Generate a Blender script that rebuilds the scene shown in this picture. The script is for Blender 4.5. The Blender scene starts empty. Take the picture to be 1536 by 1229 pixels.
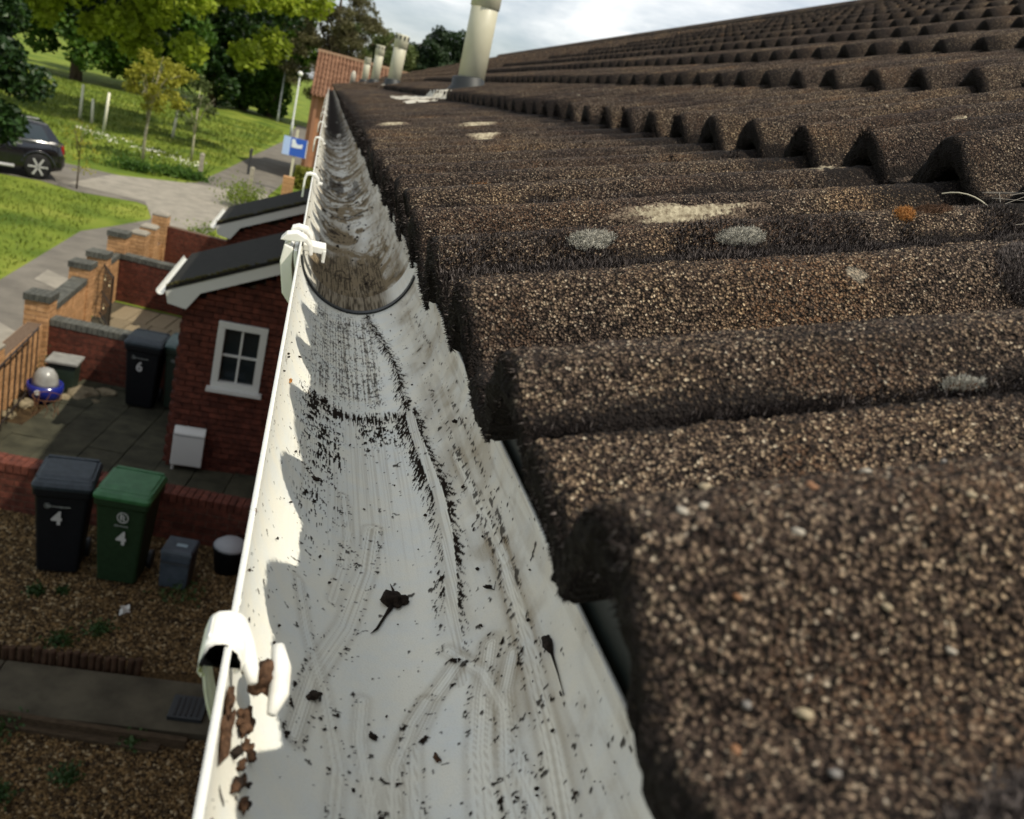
import bpy, math, random
import numpy as np
from mathutils import Vector, Matrix, Euler
random.seed(7); rng = np.random.default_rng(7)
R = math.radians
scene = bpy.context.scene
COL = scene.collection
EYE = 5.0                      # the eye is five metres above the garden

# ------------------------------------------------------------------ camera
cd = bpy.data.cameras.new('camera'); cam = bpy.data.objects.new('camera', cd); COL.objects.link(cam)
scene.camera = cam
ax = Vector((0.95177, -0.19263, 0.23879)); ay = Vector((-0.16111, 0.34857, 0.92333)); az = -Vector((0.26109, 0.91728, -0.30072))
m3 = Matrix((ax, ay, az)).transposed()
cam.matrix_world = Matrix.Translation((0, 0, EYE)) @ m3.to_4x4()
cd.sensor_width = 36.0; cd.lens = 36.0*1300/1536
cd.clip_start = 0.01; cd.clip_end = 2000
cd.dof.use_dof = True; cd.dof.focus_distance = 0.46; cd.dof.aperture_fstop = 21.0

# ------------------------------------------------------------------ world, sun, exposure
SUN_EL, SUN_AZ = 56.3, 37.0     # azimuth: degrees from +X towards -Y
sx, sy, sz = math.cos(R(SUN_EL))*math.cos(R(SUN_AZ)), -math.cos(R(SUN_EL))*math.sin(R(SUN_AZ)), math.sin(R(SUN_EL))
w = bpy.data.worlds.new('World'); scene.world = w; w.use_nodes = True
nt = w.node_tree; nt.nodes.clear()
def N(t, typ, **k):
    n = t.nodes.new(typ)
    for a, b in k.items():
        if a == 'inp':
            for i, v in b.items(): n.inputs[i].default_value = v
        else: setattr(n, a, b)
    return n
sky = N(nt, 'ShaderNodeTexSky', sky_type='NISHITA', sun_disc=False, sun_elevation=R(SUN_EL), sun_rotation=math.atan2(sx, sy), air_density=1.0, dust_density=1.6, ozone_density=1.0)
bg = N(nt, 'ShaderNodeBackground', inp={1: 0.105}); wo = N(nt, 'ShaderNodeOutputWorld')
tc = N(nt, 'ShaderNodeTexCoord'); mp = N(nt, 'ShaderNodeMapping'); mp.inputs['Scale'].default_value = (1.2, 1.2, 4.5)
cn = N(nt, 'ShaderNodeTexNoise', inp={'Scale': 1.9, 'Detail': 9.0, 'Roughness': 0.58, 'Distortion': 0.35})
cr = N(nt, 'ShaderNodeValToRGB'); cr.color_ramp.elements[0].position = 0.30; cr.color_ramp.elements[1].position = 0.62
cn2 = N(nt, 'ShaderNodeTexNoise', inp={'Scale': 4.0, 'Detail': 7.0, 'Roughness': 0.6})
cc = N(nt, 'ShaderNodeValToRGB'); cc.color_ramp.elements[0].color = (5.4, 5.9, 6.4, 1); cc.color_ramp.elements[1].color = (10.5, 10.5, 10.3, 1)
cc.color_ramp.elements[0].position = 0.38; cc.color_ramp.elements[1].position = 0.6
mx = N(nt, 'ShaderNodeMix', data_type='RGBA')
L = nt.links.new
L(tc.outputs['Generated'], mp.inputs['Vector']); L(mp.outputs[0], cn.inputs['Vector']); L(mp.outputs[0], cn2.inputs['Vector'])
L(cn.outputs['Fac'], cr.inputs[0]); L(cn2.outputs['Fac'], cc.inputs[0]); L(cr.outputs[0], mx.inputs['Factor'])
L(sky.outputs[0], mx.inputs['A']); L(cc.outputs[0], mx.inputs['B']); L(mx.outputs['Result'], bg.inputs[0]); L(bg.outputs[0], wo.inputs[0])
sd = bpy.data.lights.new('sun', 'SUN'); sd.energy = 4.0; sd.angle = R(0.55); sd.color = (1.0, 0.92, 0.77)
sun = bpy.data.objects.new('sun', sd); COL.objects.link(sun)
sun.rotation_euler = Vector((sx, sy, sz)).to_track_quat('Z', 'Y').to_euler(); sun.location = (20, -15, 30)
vs = scene.view_settings; scene.display_settings.display_device = 'sRGB'
vs.view_transform = 'Standard'; vs.look = 'None'; vs.gamma = 1.0; vs.use_curve_mapping = False; vs.exposure = 0.2

# ------------------------------------------------------------------ helpers
def mat(name, col=(.5, .5, .5), rough=.8, spec=.3, metal=0.0):
    m = bpy.data.materials.new(name); m.use_nodes = True
    b = m.node_tree.nodes['Principled BSDF']
    b.inputs['Base Color'].default_value = (*col, 1); b.inputs['Roughness'].default_value = rough
    b.inputs['Specular IOR Level'].default_value = spec; b.inputs['Metallic'].default_value = metal
    return m
def ramp(t, stops, interp='LINEAR'):
    r = t.nodes.new('ShaderNodeValToRGB'); e = r.color_ramp.elements; r.color_ramp.interpolation = interp
    while len(e) < len(stops): e.new(0.5)
    for i, (p, c) in enumerate(stops):
        e[i].position = p; e[i].color = (*c, 1) if len(c) == 3 else c
    return r
def g3(v): return (v, v, v)
def noisy(name, c0, c1, scale=5.0, rough=.8, spec=.3, bump=0.0, bscale=None, detail=6.0, c2=None, world=False, stretch=(1, 1, 1), bdist=.01, lo=.35, hi=.65, rand=0.0):
    """two or three colour noise material with fine relief"""
    m = mat(name, c0, rough, spec); t = m.node_tree; b = t.nodes['Principled BSDF']
    co = N(t, 'ShaderNodeTexCoord')
    src = co.outputs['Object']
    if world: src = N(t, 'ShaderNodeNewGeometry').outputs['Position']
    mp = N(t, 'ShaderNodeMapping'); mp.inputs['Scale'].default_value = stretch
    t.links.new(src, mp.inputs[0])
    n1 = N(t, 'ShaderNodeTexNoise', inp={'Scale': scale, 'Detail': detail, 'Roughness': .6}); t.links.new(mp.outputs[0], n1.inputs['Vector'])
    st = [(lo, c0), (hi, c1)] if c2 is None else [(lo, c0), ((lo+hi)/2, c1), (hi, c2)]
    r = ramp(t, st); t.links.new(n1.outputs['Fac'], r.inputs[0]); out = r.outputs[0]
    if rand:
        oi = N(t, 'ShaderNodeObjectInfo'); hs = N(t, 'ShaderNodeHueSaturation')
        ma = N(t, 'ShaderNodeMapRange', inp={3: 1-rand, 4: 1+rand}); t.links.new(oi.outputs['Random'], ma.inputs[0])
        t.links.new(ma.outputs[0], hs.inputs['Value']); t.links.new(out, hs.inputs['Color']); out = hs.outputs[0]
    t.links.new(out, b.inputs['Base Color'])
    if bump:
        n2 = N(t, 'ShaderNodeTexNoise', inp={'Scale': bscale or scale*4, 'Detail': 6.0, 'Roughness': .65}); t.links.new(mp.outputs[0], n2.inputs['Vector'])
        bp = N(t, 'ShaderNodeBump', inp={'Strength': bump, 'Distance': bdist}); t.links.new(n2.outputs['Fac'], bp.inputs['Height']); t.links.new(bp.outputs[0], b.inputs['Normal'])
    return m
def mesh_np(name, V, quads=None, tris=None, mats=(), smooth=False):
    me = bpy.data.meshes.new(name); V = np.asarray(V, np.float32).reshape(-1, 3)
    q = np.zeros((0, 4), int) if quads is None else np.asarray(quads, int).reshape(-1, 4)
    t = np.zeros((0, 3), int) if tris is None else np.asarray(tris, int).reshape(-1, 3)
    me.vertices.add(len(V)); me.vertices.foreach_set('co', V.ravel())
    nl = len(q)*4+len(t)*3; me.loops.add(nl)
    me.loops.foreach_set('vertex_index', np.concatenate([q.ravel(), t.ravel()]).astype(np.int32))
    me.polygons.add(len(q)+len(t))
    st = np.concatenate([np.arange(len(q))*4, len(q)*4+np.arange(len(t))*3]).astype(np.int32)
    me.polygons.foreach_set('loop_start', st)
    me.polygons.foreach_set('loop_total', np.concatenate([np.full(len(q), 4), np.full(len(t), 3)]).astype(np.int32))
    me.update(calc_edges=True); me.validate()
    me.polygons.foreach_set('use_smooth', np.full(len(me.polygons), smooth))
    for m in (mats if isinstance(mats, (list, tuple)) else [mats]): me.materials.append(m)
    return me
WM = {}
def link(name, me, parent=None, loc=(0, 0, 0), rot=(0, 0, 0), label=None, cat=None, group=None, kind=None, local=False):
    """link an object; a child's coordinates are world ones unless local"""
    o = bpy.data.objects.new(name, me); COL.objects.link(o)
    o.location = loc; o.rotation_euler = rot
    B = Matrix.LocRotScale(Vector(loc), Euler(rot), None)
    if parent is not None:
        o.parent = parent
        if local: B = WM[parent.name] @ B
        else: o.matrix_parent_inverse = WM[parent.name].inverted()
    WM[o.name] = B
    if label: o['label'] = label
    if cat: o['category'] = cat
    if group: o['group'] = group
    if kind: o['kind'] = kind
    return o
def thing(name, loc, label, cat, group=None, rz=0.0):
    return link(name, None, None, loc, (0, 0, rz), label, cat, group)
class MB:
    """collects verts and faces of one mesh"""
    def __init__(s): s.v = []; s.f = []
    def add(s, V, F):
        b = len(s.v); s.v += [tuple(p) for p in V]; s.f += [tuple(i+b for i in f) for f in F]; return s
    def box(s, c, d, rz=0.0, taper=1.0, M=None):
        x, y, z = d[0]/2, d[1]/2, d[2]/2; V = []
        for k, (a, b, h) in enumerate([(-1,-1,-1),(1,-1,-1),(1,1,-1),(-1,1,-1),(-1,-1,1),(1,-1,1),(1,1,1),(-1,1,1)]):
            t = taper if h > 0 else 1.0
            p = Vector((a*x*t, b*y*t, h*z))
            if M: p = M @ p
            p.rotate(Euler((0, 0, rz))); V.append(p+Vector(c))
        return s.add(V, [(0,3,2,1),(4,5,6,7),(0,1,5,4),(1,2,6,5),(2,3,7,6),(3,0,4,7)])
    def tube(s, pts, rad, n=10, cap=True):
        pts = [Vector(p) for p in pts]; rad = rad if hasattr(rad, '__len__') else [rad]*len(pts)
        b = len(s.v); up = Vector((0, 0, 1))
        for i, p in enumerate(pts):
            d = (pts[min(i+1, len(pts)-1)]-pts[max(i-1, 0)]).normalized()
            a = d.cross(up if abs(d.z) < .95 else Vector((1, 0, 0))).normalized(); c = a.cross(d)
            for k in range(n):
                q = p+(a*math.cos(2*math.pi*k/n)+c*math.sin(2*math.pi*k/n))*rad[i]; s.v.append(tuple(q))
        for i in range(len(pts)-1):
            for k in range(n):
                s.f.append((b+i*n+k, b+i*n+(k+1) % n, b+(i+1)*n+(k+1) % n, b+(i+1)*n+k))
        if cap:
            s.f.append(tuple(b+k for k in range(n))[::-1]); s.f.append(tuple(b+(len(pts)-1)*n+k for k in range(n)))
        return s
    def lathe(s, prof, c=(0, 0, 0), n=20):
        b = len(s.v)
        for r, z in prof:
            for k in range(n): s.v.append((c[0]+r*math.cos(2*math.pi*k/n), c[1]+r*math.sin(2*math.pi*k/n), c[2]+z))
        for i in range(len(prof)-1):
            for k in range(n): s.f.append((b+i*n+k, b+i*n+(k+1) % n, b+(i+1)*n+(k+1) % n, b+(i+1)*n+k))
        s.f.append(tuple(b+k for k in range(n))[::-1]); s.f.append(tuple(b+(len(prof)-1)*n+k for k in range(n)))
        return s
    def extr(s, poly, axis, a0, a1):
        """polygon in the plane across 'axis', extruded from a0 to a1"""
        def P(u, v, a): return {'x': (a, u, v), 'y': (u, a, v), 'z': (u, v, a)}[axis]
        n = len(poly); V = [P(u, v, a0) for u, v in poly]+[P(u, v, a1) for u, v in poly]
        return s.add(V, [tuple(range(n))[::-1], tuple(range(n, 2*n))]+[(i, (i+1) % n, n+(i+1) % n, n+i) for i in range(n)])
    def mesh(s, name, m, smooth=False, bevel=0.0, seg=2):
        me = bpy.data.meshes.new(name); me.from_pydata(s.v, [], s.f)
        import bmesh
        bm = bmesh.new(); bm.from_mesh(me); bmesh.ops.recalc_face_normals(bm, faces=bm.faces)
        if bevel: 
            es = [e for e in bm.edges if len(e.link_faces) == 2 and e.calc_face_angle(0) > R(30)]
            bmesh.ops.bevel(bm, geom=es, offset=bevel, segments=seg, profile=.6, affect='EDGES')
        bm.to_mesh(me); bm.free()
        me.polygons.foreach_set('use_smooth', [smooth]*len(me.polygons)); me.materials.append(m); me.update()
        return me
    def build(s, name, m, parent=None, smooth=False, bevel=0.0, seg=2, **k):
        return link(name, s.mesh(name, m, smooth, bevel, seg), parent, **k)
_T = rng.random((512, 512))
def vnoise(x, y):
    xi = np.floor(x).astype(int); yi = np.floor(y).astype(int); fx = x-xi; fy = y-yi
    fx = fx*fx*(3-2*fx); fy = fy*fy*(3-2*fy); a = xi % 512; b = yi % 512; a1 = (a+1) % 512; b1 = (b+1) % 512
    return (_T[a, b]*(1-fx)+_T[a1, b]*fx)*(1-fy)+(_T[a, b1]*(1-fx)+_T[a1, b1]*fx)*fy
def fbm(x, y, o=4, r=.5):
    s = 0; a = 1; t = 0
    for i in range(o): s = s+a*vnoise(x*2**i+17.3*i, y*2**i+5.1*i); t += a; a *= r
    return s/t
def sstep(a, b, x):
    t = np.clip((x-a)/(b-a), 0, 1); return t*t*(3-2*t)
def attr(me, name, vals):
    a = me.attributes.new(name, 'FLOAT', 'POINT'); a.data.foreach_set('value', np.asarray(vals, np.float32).ravel())
def grid_quads(nu, nv, base=0):
    i = np.arange(nu-1)[:, None]*nv+np.arange(nv-1)[None, :]
    return (np.stack([i, i+1, i+nv+1, i+nv], -1).reshape(-1, 4)+base)

# ------------------------------------------------------------------ materials: roof
def tile_material(name='stone_chip_tile', near=True):
    m = mat(name, (.07, .055, .04), .93, .18); t = m.node_tree; b = t.nodes['Principled BSDF']; K = t.links.new
    co = N(t, 'ShaderNodeNewGeometry').outputs['Position']
    wn = N(t, 'ShaderNodeTexNoise', inp={'Scale': 420.0, 'Detail': 2.0}); K(co, wn.inputs['Vector'])
    va = N(t, 'ShaderNodeVectorMath', operation='SCALE', inp={'Scale': 0.0014}); K(wn.outputs['Color'], va.inputs[0])
    vb = N(t, 'ShaderNodeVectorMath', operation='ADD'); K(co, vb.inputs[0]); K(va.outputs[0], vb.inputs[1])
    v1 = N(t, 'ShaderNodeTexVoronoi', inp={'Scale': 980.0, 'Randomness': 1.0}); K(vb.outputs[0], v1.inputs['Vector'])
    v2 = N(t, 'ShaderNodeTexVoronoi', inp={'Scale': 400.0}); K(vb.outputs[0], v2.inputs['Vector'])
    sep = N(t, 'ShaderNodeSeparateColor'); K(v1.outputs['Color'], sep.inputs[0])
    r1 = ramp(t, [(0.0, (.018, .012, .010)), (.30, (.052, .037, .029)), (.58, (.115, .083, .061)), (.78, (.20, .148, .105)), (.90, (.30, .23, .16)), (.965, (.40, .33, .24)), (1.0, (.52, .46, .36))])
    K(sep.outputs[0], r1.inputs[0])
    # warm orange grains gathered in patches
    n1 = N(t, 'ShaderNodeTexNoise', inp={'Scale': 13.0, 'Detail': 4.0}); K(co, n1.inputs['Vector'])
    ro = ramp(t, [(.50, g3(0.0)), (.68, g3(1.0))]); K(n1.outputs['Fac'], ro.inputs[0])
    gr = N(t, 'ShaderNodeMath', operation='GREATER_THAN', inp={1: .58}); K(sep.outputs[1], gr.inputs[0])
    mu = N(t, 'ShaderNodeMath', operation='MULTIPLY'); K(ro.outputs[0], mu.inputs[0]); K(gr.outputs[0], mu.inputs[1])
    m1 = N(t, 'ShaderNodeMix', data_type='RGBA'); m1.inputs['B'].default_value = (.15, .088, .052, 1); K(mu.outputs[0], m1.inputs['Factor']); K(r1.outputs[0], m1.inputs['A'])
    # darker in the crevices between the chips
    cv = ramp(t, [(.25, g3(1.0)), (.74, g3(.05))]); K(v1.outputs['Distance'], cv.inputs[0])
    mc = N(t, 'ShaderNodeMix', data_type='RGBA', blend_type='MULTIPLY', inp={'Factor': 1.0}); K(m1.outputs['Result'], mc.inputs['A']); K(cv.outputs[0], mc.inputs['B']); m1 = mc
    # weathering at hand-size scale
    n2 = N(t, 'ShaderNodeTexNoise', inp={'Scale': 7.0, 'Detail': 6.0, 'Roughness': .62}); K(co, n2.inputs['Vector'])
    rw = ramp(t, [(.36, (.46, .43, .46)), (.50, (.86, .83, .82)), (.60, (1.10, 1.03, .93)), (.70, (1.55, 1.36, 1.08))]); K(n2.outputs['Fac'], rw.inputs[0])
    m2 = N(t, 'ShaderNodeMix', data_type='RGBA', blend_type='MULTIPLY', inp={'Factor': 1.0}); K(m1.outputs['Result'], m2.inputs['A']); K(rw.outputs[0], m2.inputs['B'])
    # sparse pale lichen freckles
    v3 = N(t, 'ShaderNodeTexVoronoi', inp={'Scale': 26.0}); K(vb.outputs[0], v3.inputs['Vector'])
    n3 = N(t, 'ShaderNodeTexNoise', inp={'Scale': 120.0, 'Detail': 3.0}); K(co, n3.inputs['Vector'])
    sm = N(t, 'ShaderNodeMath', operation='MULTIPLY_ADD', inp={1: .22, 2: 0.0}); K(n3.outputs['Fac'], sm.inputs[0])
    ad = N(t, 'ShaderNodeMath', operation='ADD'); K(v3.outputs['Distance'], ad.inputs[0]); K(sm.outputs[0], ad.inputs[1])
    rl = ramp(t, [(.19, g3(1.0)), (.23, g3(0.0))]); K(ad.outputs[0], rl.inputs[0])
    s3 = N(t, 'ShaderNodeSeparateColor'); K(v3.outputs['Color'], s3.inputs[0])
    g4 = N(t, 'ShaderNodeMath', operation='GREATER_THAN', inp={1: .80}); K(s3.outputs[0], g4.inputs[0])
    ml = N(t, 'ShaderNodeMath', operation='MULTIPLY'); K(rl.outputs[0], ml.inputs[0]); K(g4.outputs[0], ml.inputs[1])
    ml2 = N(t, 'ShaderNodeMath', operation='MULTIPLY', inp={1: .55}); K(ml.outputs[0], ml2.inputs[0])
    m3_ = N(t, 'ShaderNodeMix', data_type='RGBA'); m3_.inputs['B'].default_value = (.30, .27, .21, 1); K(ml2.outputs[0], m3_.inputs['Factor']); K(m2.outputs['Result'], m3_.inputs['A'])
    last = m3_.outputs['Result']
    if near:   # moss stain at joints, noses and damp spots, plus painted shade below upper noses
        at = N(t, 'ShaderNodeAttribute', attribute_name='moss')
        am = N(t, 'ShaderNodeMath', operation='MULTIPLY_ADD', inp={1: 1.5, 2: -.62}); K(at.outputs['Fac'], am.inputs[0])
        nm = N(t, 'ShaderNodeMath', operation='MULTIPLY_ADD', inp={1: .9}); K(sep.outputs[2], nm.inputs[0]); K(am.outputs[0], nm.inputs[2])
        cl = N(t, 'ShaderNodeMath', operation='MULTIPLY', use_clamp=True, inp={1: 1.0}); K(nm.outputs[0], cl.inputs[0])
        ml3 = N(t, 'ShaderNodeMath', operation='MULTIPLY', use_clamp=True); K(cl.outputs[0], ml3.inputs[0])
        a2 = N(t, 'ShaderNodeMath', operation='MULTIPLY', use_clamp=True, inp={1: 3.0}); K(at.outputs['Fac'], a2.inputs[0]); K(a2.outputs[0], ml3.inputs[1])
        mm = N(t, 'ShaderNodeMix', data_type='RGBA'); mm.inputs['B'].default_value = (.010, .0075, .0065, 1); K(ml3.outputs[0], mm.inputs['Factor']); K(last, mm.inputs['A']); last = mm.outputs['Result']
    K(last, b.inputs['Base Color'])
    # chips stand proud
    h1 = N(t, 'ShaderNodeMath', operation='MULTIPLY_ADD', inp={1: -1.0, 2: .8}); K(v1.outputs['Distance'], h1.inputs[0])
    h2 = N(t, 'ShaderNodeMath', operation='MULTIPLY', inp={1: -.9}); K(v2.outputs['Distance'], h2.inputs[0])
    hs = N(t, 'ShaderNodeMath', operation='ADD'); K(h1.outputs[0], hs.inputs[0]); K(h2.outputs[0], hs.inputs[1])
    hr = N(t, 'ShaderNodeMath', operation='MULTIPLY_ADD', inp={1: .9}); K(sep.outputs[1], hr.inputs[0]); K(hs.outputs[0], hr.inputs[2])
    if near:
        dp = N(t, 'ShaderNodeDisplacement', inp={'Midlevel': .5, 'Scale': .0011}); K(hr.outputs[0], dp.inputs['Height'])
        K(dp.outputs[0], t.nodes['Material Output'].inputs['Displacement']); m.displacement_method = 'BOTH'
    else:
        bp = N(t, 'ShaderNodeBump', inp={'Strength': 1.0, 'Distance': .0012}); K(hr.outputs[0], bp.inputs['Height']); K(bp.outputs[0], b.inputs['Normal'])
    return m
M_TILE_N = tile_material('stone_chip_tile_close', True)
M_TILE_F = tile_material('stone_chip_tile', False)
M_UPVC = mat('white_upvc', (.80, .79, .74), .34, .5)
M_UPVC2 = noisy('grubby_upvc', (.80, .80, .75), (.66, .63, .54), 90, .4, .5, lo=.5, hi=.8)
M_PIPE = noisy('cream_pipe', (.52, .50, .38), (.46, .44, .32), 9, .45, .4)
M_RUBBER = mat('black_rubber', (.014, .017, .018), .55, .4)
M_LEAD = noisy('pale_lead', (.55, .52, .44), (.32, .29, .23), 30, .7, .3, bump=.4, bscale=60)
M_FASCIA = noisy('dark_green_fascia', (.008, .012, .010), (.014, .019, .016), 40, .45, .4)
M_MOSS = noisy('dark_moss', (.007, .0055, .005), (.026, .020, .018), 700, .95, .1, world=True, detail=2)
M_MOSSTIP = noisy('frosted_moss', (.05, .040, .038), (.17, .145, .132), 900, .95, .1, world=True, detail=2)
M_CUSH = noisy('grey_cushion_moss', (.16, .155, .13), (.42, .40, .34), 600, .95, .1, world=True, detail=2)
M_ORANGE = noisy('orange_debris', (.22, .085, .022), (.48, .24, .085), 500, .95, .1, world=True, detail=3)
M_LICH = noisy('cream_lichen', (.46, .41, .29), (.15, .12, .08), 260, .95, .1, bump=.6, bscale=700, bdist=.001)
_t = M_LICH.node_tree; _b = _t.nodes['Principled BSDF']; _src = _b.inputs['Base Color'].links[0].from_socket
_at = N(_t, 'ShaderNodeAttribute', attribute_name='edge'); _ps = N(_t, 'ShaderNodeNewGeometry').outputs['Position']
_n = N(_t, 'ShaderNodeTexNoise', inp={'Scale': 420.0, 'Detail': 5.0, 'Roughness': .7}); _t.links.new(_ps, _n.inputs['Vector'])
_m = N(_t, 'ShaderNodeMath', operation='MULTIPLY_ADD', inp={1: 2.2}); _t.links.new(_n.outputs['Fac'], _m.inputs[0]); _t.links.new(_at.outputs['Fac'], _m.inputs[2])
_r = ramp(_t, [(.0, g3(0.0)), (1.0, g3(1.0))]); _mr = N(_t, 'ShaderNodeMapRange', inp={1: 1.45, 2: 1.75}); _t.links.new(_m.outputs[0], _mr.inputs[0])
_v = N(_t, 'ShaderNodeTexVoronoi', inp={'Scale': 980.0}); _t.links.new(_ps, _v.inputs['Vector']); _vr = ramp(_t, [(0, (.020, .015, .012)), (.6, (.085, .062, .046)), (1, (.20, .155, .11))]); _sc = N(_t, 'ShaderNodeSeparateColor'); _t.links.new(_v.outputs['Color'], _sc.inputs[0]); _t.links.new(_sc.outputs[0], _vr.inputs[0])
_x = N(_t, 'ShaderNodeMix', data_type='RGBA'); _t.links.new(_mr.outputs[0], _x.inputs['Factor']); _t.links.new(_src, _x.inputs['A']); _t.links.new(_vr.outputs[0], _x.inputs['B']); _t.links.new(_x.outputs['Result'], _b.inputs['Base Color'])
M_DIRT = noisy('wet_dirt', (.010, .007, .005), (.032, .022, .016), 900, .9, .2, world=True, bump=.8, bscale=1200, bdist=.001)
M_BROWN = noisy('brown_leaf_mould', (.038, .020, .011), (.13, .072, .042), 500, .9, .2, world=True, bump=.8, bscale=900, bdist=.001)
M_STRAW = mat('dry_straw', (.55, .50, .38), .8, .2)

# ================================================================== the terraced house under the ladder
E = EYE
YA, YB = -0.9, 19.6            # run of the eaves
house = thing('terraced_house', (.11, 9, 0), 'long brick terraced house with brown concrete tiled roof and white gutter in front', 'house')
M_BRICKPL = noisy('house_brickwork', (.16, .055, .035), (.26, .10, .06), 6, .9, .2, bump=.3)
MB().box((4.0, (YA+YB)/2, 2.42), (7.7, YB-YA-.1, 4.84)).build('wall', M_BRICKPL, house)
RT0, RT = R(15.5), R(23.5)
NX0, NZ0 = .062, E-.061        # tail of the first course, on top of a roll
NX1, NZ1 = .409, E+.054
NROWS = 11; GA = .32
def nose(r):
    if r == 0: return NX0, NZ0, R(15.5)
    return NX1+(r-1)*GA*math.cos(RT), NZ1+(r-1)*GA*math.sin(RT), R(19.5)
XR, ZR, _ = nose(NROWS)
# the roof deck under the tiles
deck = [(.118, E-.118), (.118, E-.20), (.3, E-.26), (2*XR-.12, E-.26), (2*XR-.1, E-.14), (XR+.02, ZR-.10), (NX1+.08, NZ1-.085)]
roof = MB().extr(deck, 'y', YA+.02, YB-.02).build('roof', M_FASCIA, house)
MB().extr([(.1085, E-.31), (.1172, E-.31), (.1172, E-.095), (.1085, E-.095)], 'y', YA, YB).build('fascia_board', M_FASCIA, house)

TW, TG, TL = .1995, .203, .41
Y0T = .208                      # joint between the tile at our elbow and the next
def roll(u):
    h = np.zeros_like(u)
    for c in (.027, .1285, .230, -.073):
        t = u-c; hw = np.where(t < 0, .0265, .037)
        h = np.maximum(h, np.cos(np.pi/2*np.clip(np.abs(t)/hw, 0, 1)**1.15)**1.15)
    return h
def roll0(u):
    """first course: the pan climbs to the side joint and the next tile starts as a blunt step"""
    u = np.mod(u, TG); h = np.maximum(roll(u), .52*sstep(.150, .196, u))
    return np.where(u < .027, np.maximum(h, .52+.48*sstep(0, .020, u)), h)
def roll1(u):
    h = np.zeros_like(u)
    for c in (.027, .1285, .230, -.073):
        t = u-c; hw = np.where(t < 0, .034, .050)
        h = np.maximum(h, np.cos(np.pi/2*np.clip(np.abs(t)/hw, 0, 1))**1.7)
    return h
def tile_mesh(name, nu, ns, seed=0, mats=None, nf=4, s1=TL, smooth=True, full=True, HR=.026):
    """interlocking double-roll concrete tile; x runs up the slope from its tail, y across, z up from the top of its rolls"""
    TH = .0165+.005*(mats is None or True)*0
    u = np.linspace(0, TW, nu)
    s = s1*np.linspace(0, 1, ns)
    path = []                                   # (s, thickness fraction 0 top..1 bottom)
    rr = .0022
    top = [(x+rr*.0, 0.0) for x in s[::-1]]
    face = [(-.0012*math.sin(math.pi*k/nf)-.0008, k/nf) for k in range(1, nf)] if nf > 1 else []
    und = [(0.0015, 1.0), (s1, 1.0)] if full else []
    path = np.array(top+face+und); ps = path[:, 0]; pt = path[:, 1]
    U, S = np.meshgrid(u, ps); T = np.repeat(pt[:, None], len(u), 1)
    h = (roll0 if HR < .03 else roll1)(U)
    z = -.026+HR*h-T*(TH+(HR-.026)*.6)
    ev = np.clip(np.minimum(U, TW-U)/(.0030+.0025*fbm(S*110+seed, U*0+seed, 3)), 0, 1); z -= (1-ev)**1.5*(.0035+.004*fbm(S*70+seed, U*0+3, 3))*(T < .5)
    z -= (1-np.clip(S/.003, 0, 1))**2*.0016*(T < .5)
    nz = fbm(U*60+seed*3.1, S*60+seed, 3)-.5
    z += nz*.0016*(T < .5)
    S2 = S+(fbm(U*90+seed*7, T*2+seed, 3)-.5)*.005*(S < .004)
    V = np.stack([S2, U, z], -1).reshape(-1, 3)
    q = grid_quads(len(ps), len(u)); sides = []
    me = mesh_np(name, V, q[:, ::-1], None, mats or M_TILE_N, smooth)
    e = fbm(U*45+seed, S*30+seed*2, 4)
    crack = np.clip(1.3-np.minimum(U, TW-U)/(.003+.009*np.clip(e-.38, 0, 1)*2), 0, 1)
    far = sstep(.285, .325, S+.04*(e-.5))*(.25+.75*h)  # shade cast by the next course's nose, painted into the moss mask
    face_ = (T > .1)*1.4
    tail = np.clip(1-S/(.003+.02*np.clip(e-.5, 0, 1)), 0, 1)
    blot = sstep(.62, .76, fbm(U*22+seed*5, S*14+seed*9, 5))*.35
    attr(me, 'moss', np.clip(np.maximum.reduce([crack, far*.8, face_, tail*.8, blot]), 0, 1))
    return me
VX = np.array([.95177, -.16111, .26109]); VY_ = np.array([-.19263, .34857, .91728]); VZ_ = np.array([.23879, .92333, -.30072])
def in_view(P, m=1.12):
    P = np.asarray(P)-np.array([0, 0, E]); c = P[0]*VX+P[1]*VY_+P[2]*VZ_
    return c[2] > .01 and abs(c[0]/c[2]) < 768/1300*m and abs(c[1]/c[2]) < 614/1300*m
kmin, kmax = int((YA-Y0T)/TG), int((YB-Y0T)/TG)
cells = []
for r in range(NROWS):
    nx, nz_, pi = nose(r)
    for k in range(kmin, kmax):
        y = Y0T+k*TG
        pts = [(nx+a*math.cos(pi), y+b, nz_+a*math.sin(pi)-.01) for a in (0, .15, .3) for b in (0.01, .1, .19)]
        d = min(math.dist(p, (0, 0, E)) for p in pts); vis = any(in_view(p) for p in pts)
        cells.append((0 if vis else 1, d, r, k, y))
cells.sort()
shared = {}
far_V = []; far_Q = []; nb = 0; low = tile_mesh('concrete_tile_low', 17, 3, 0, M_TILE_F, nf=2, smooth=False, HR=.036)
lowV = np.array([v.co[:] for v in low.vertices]); lowQ = np.array([p.vertices[:] for p in low.polygons])
TILES = {}
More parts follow.
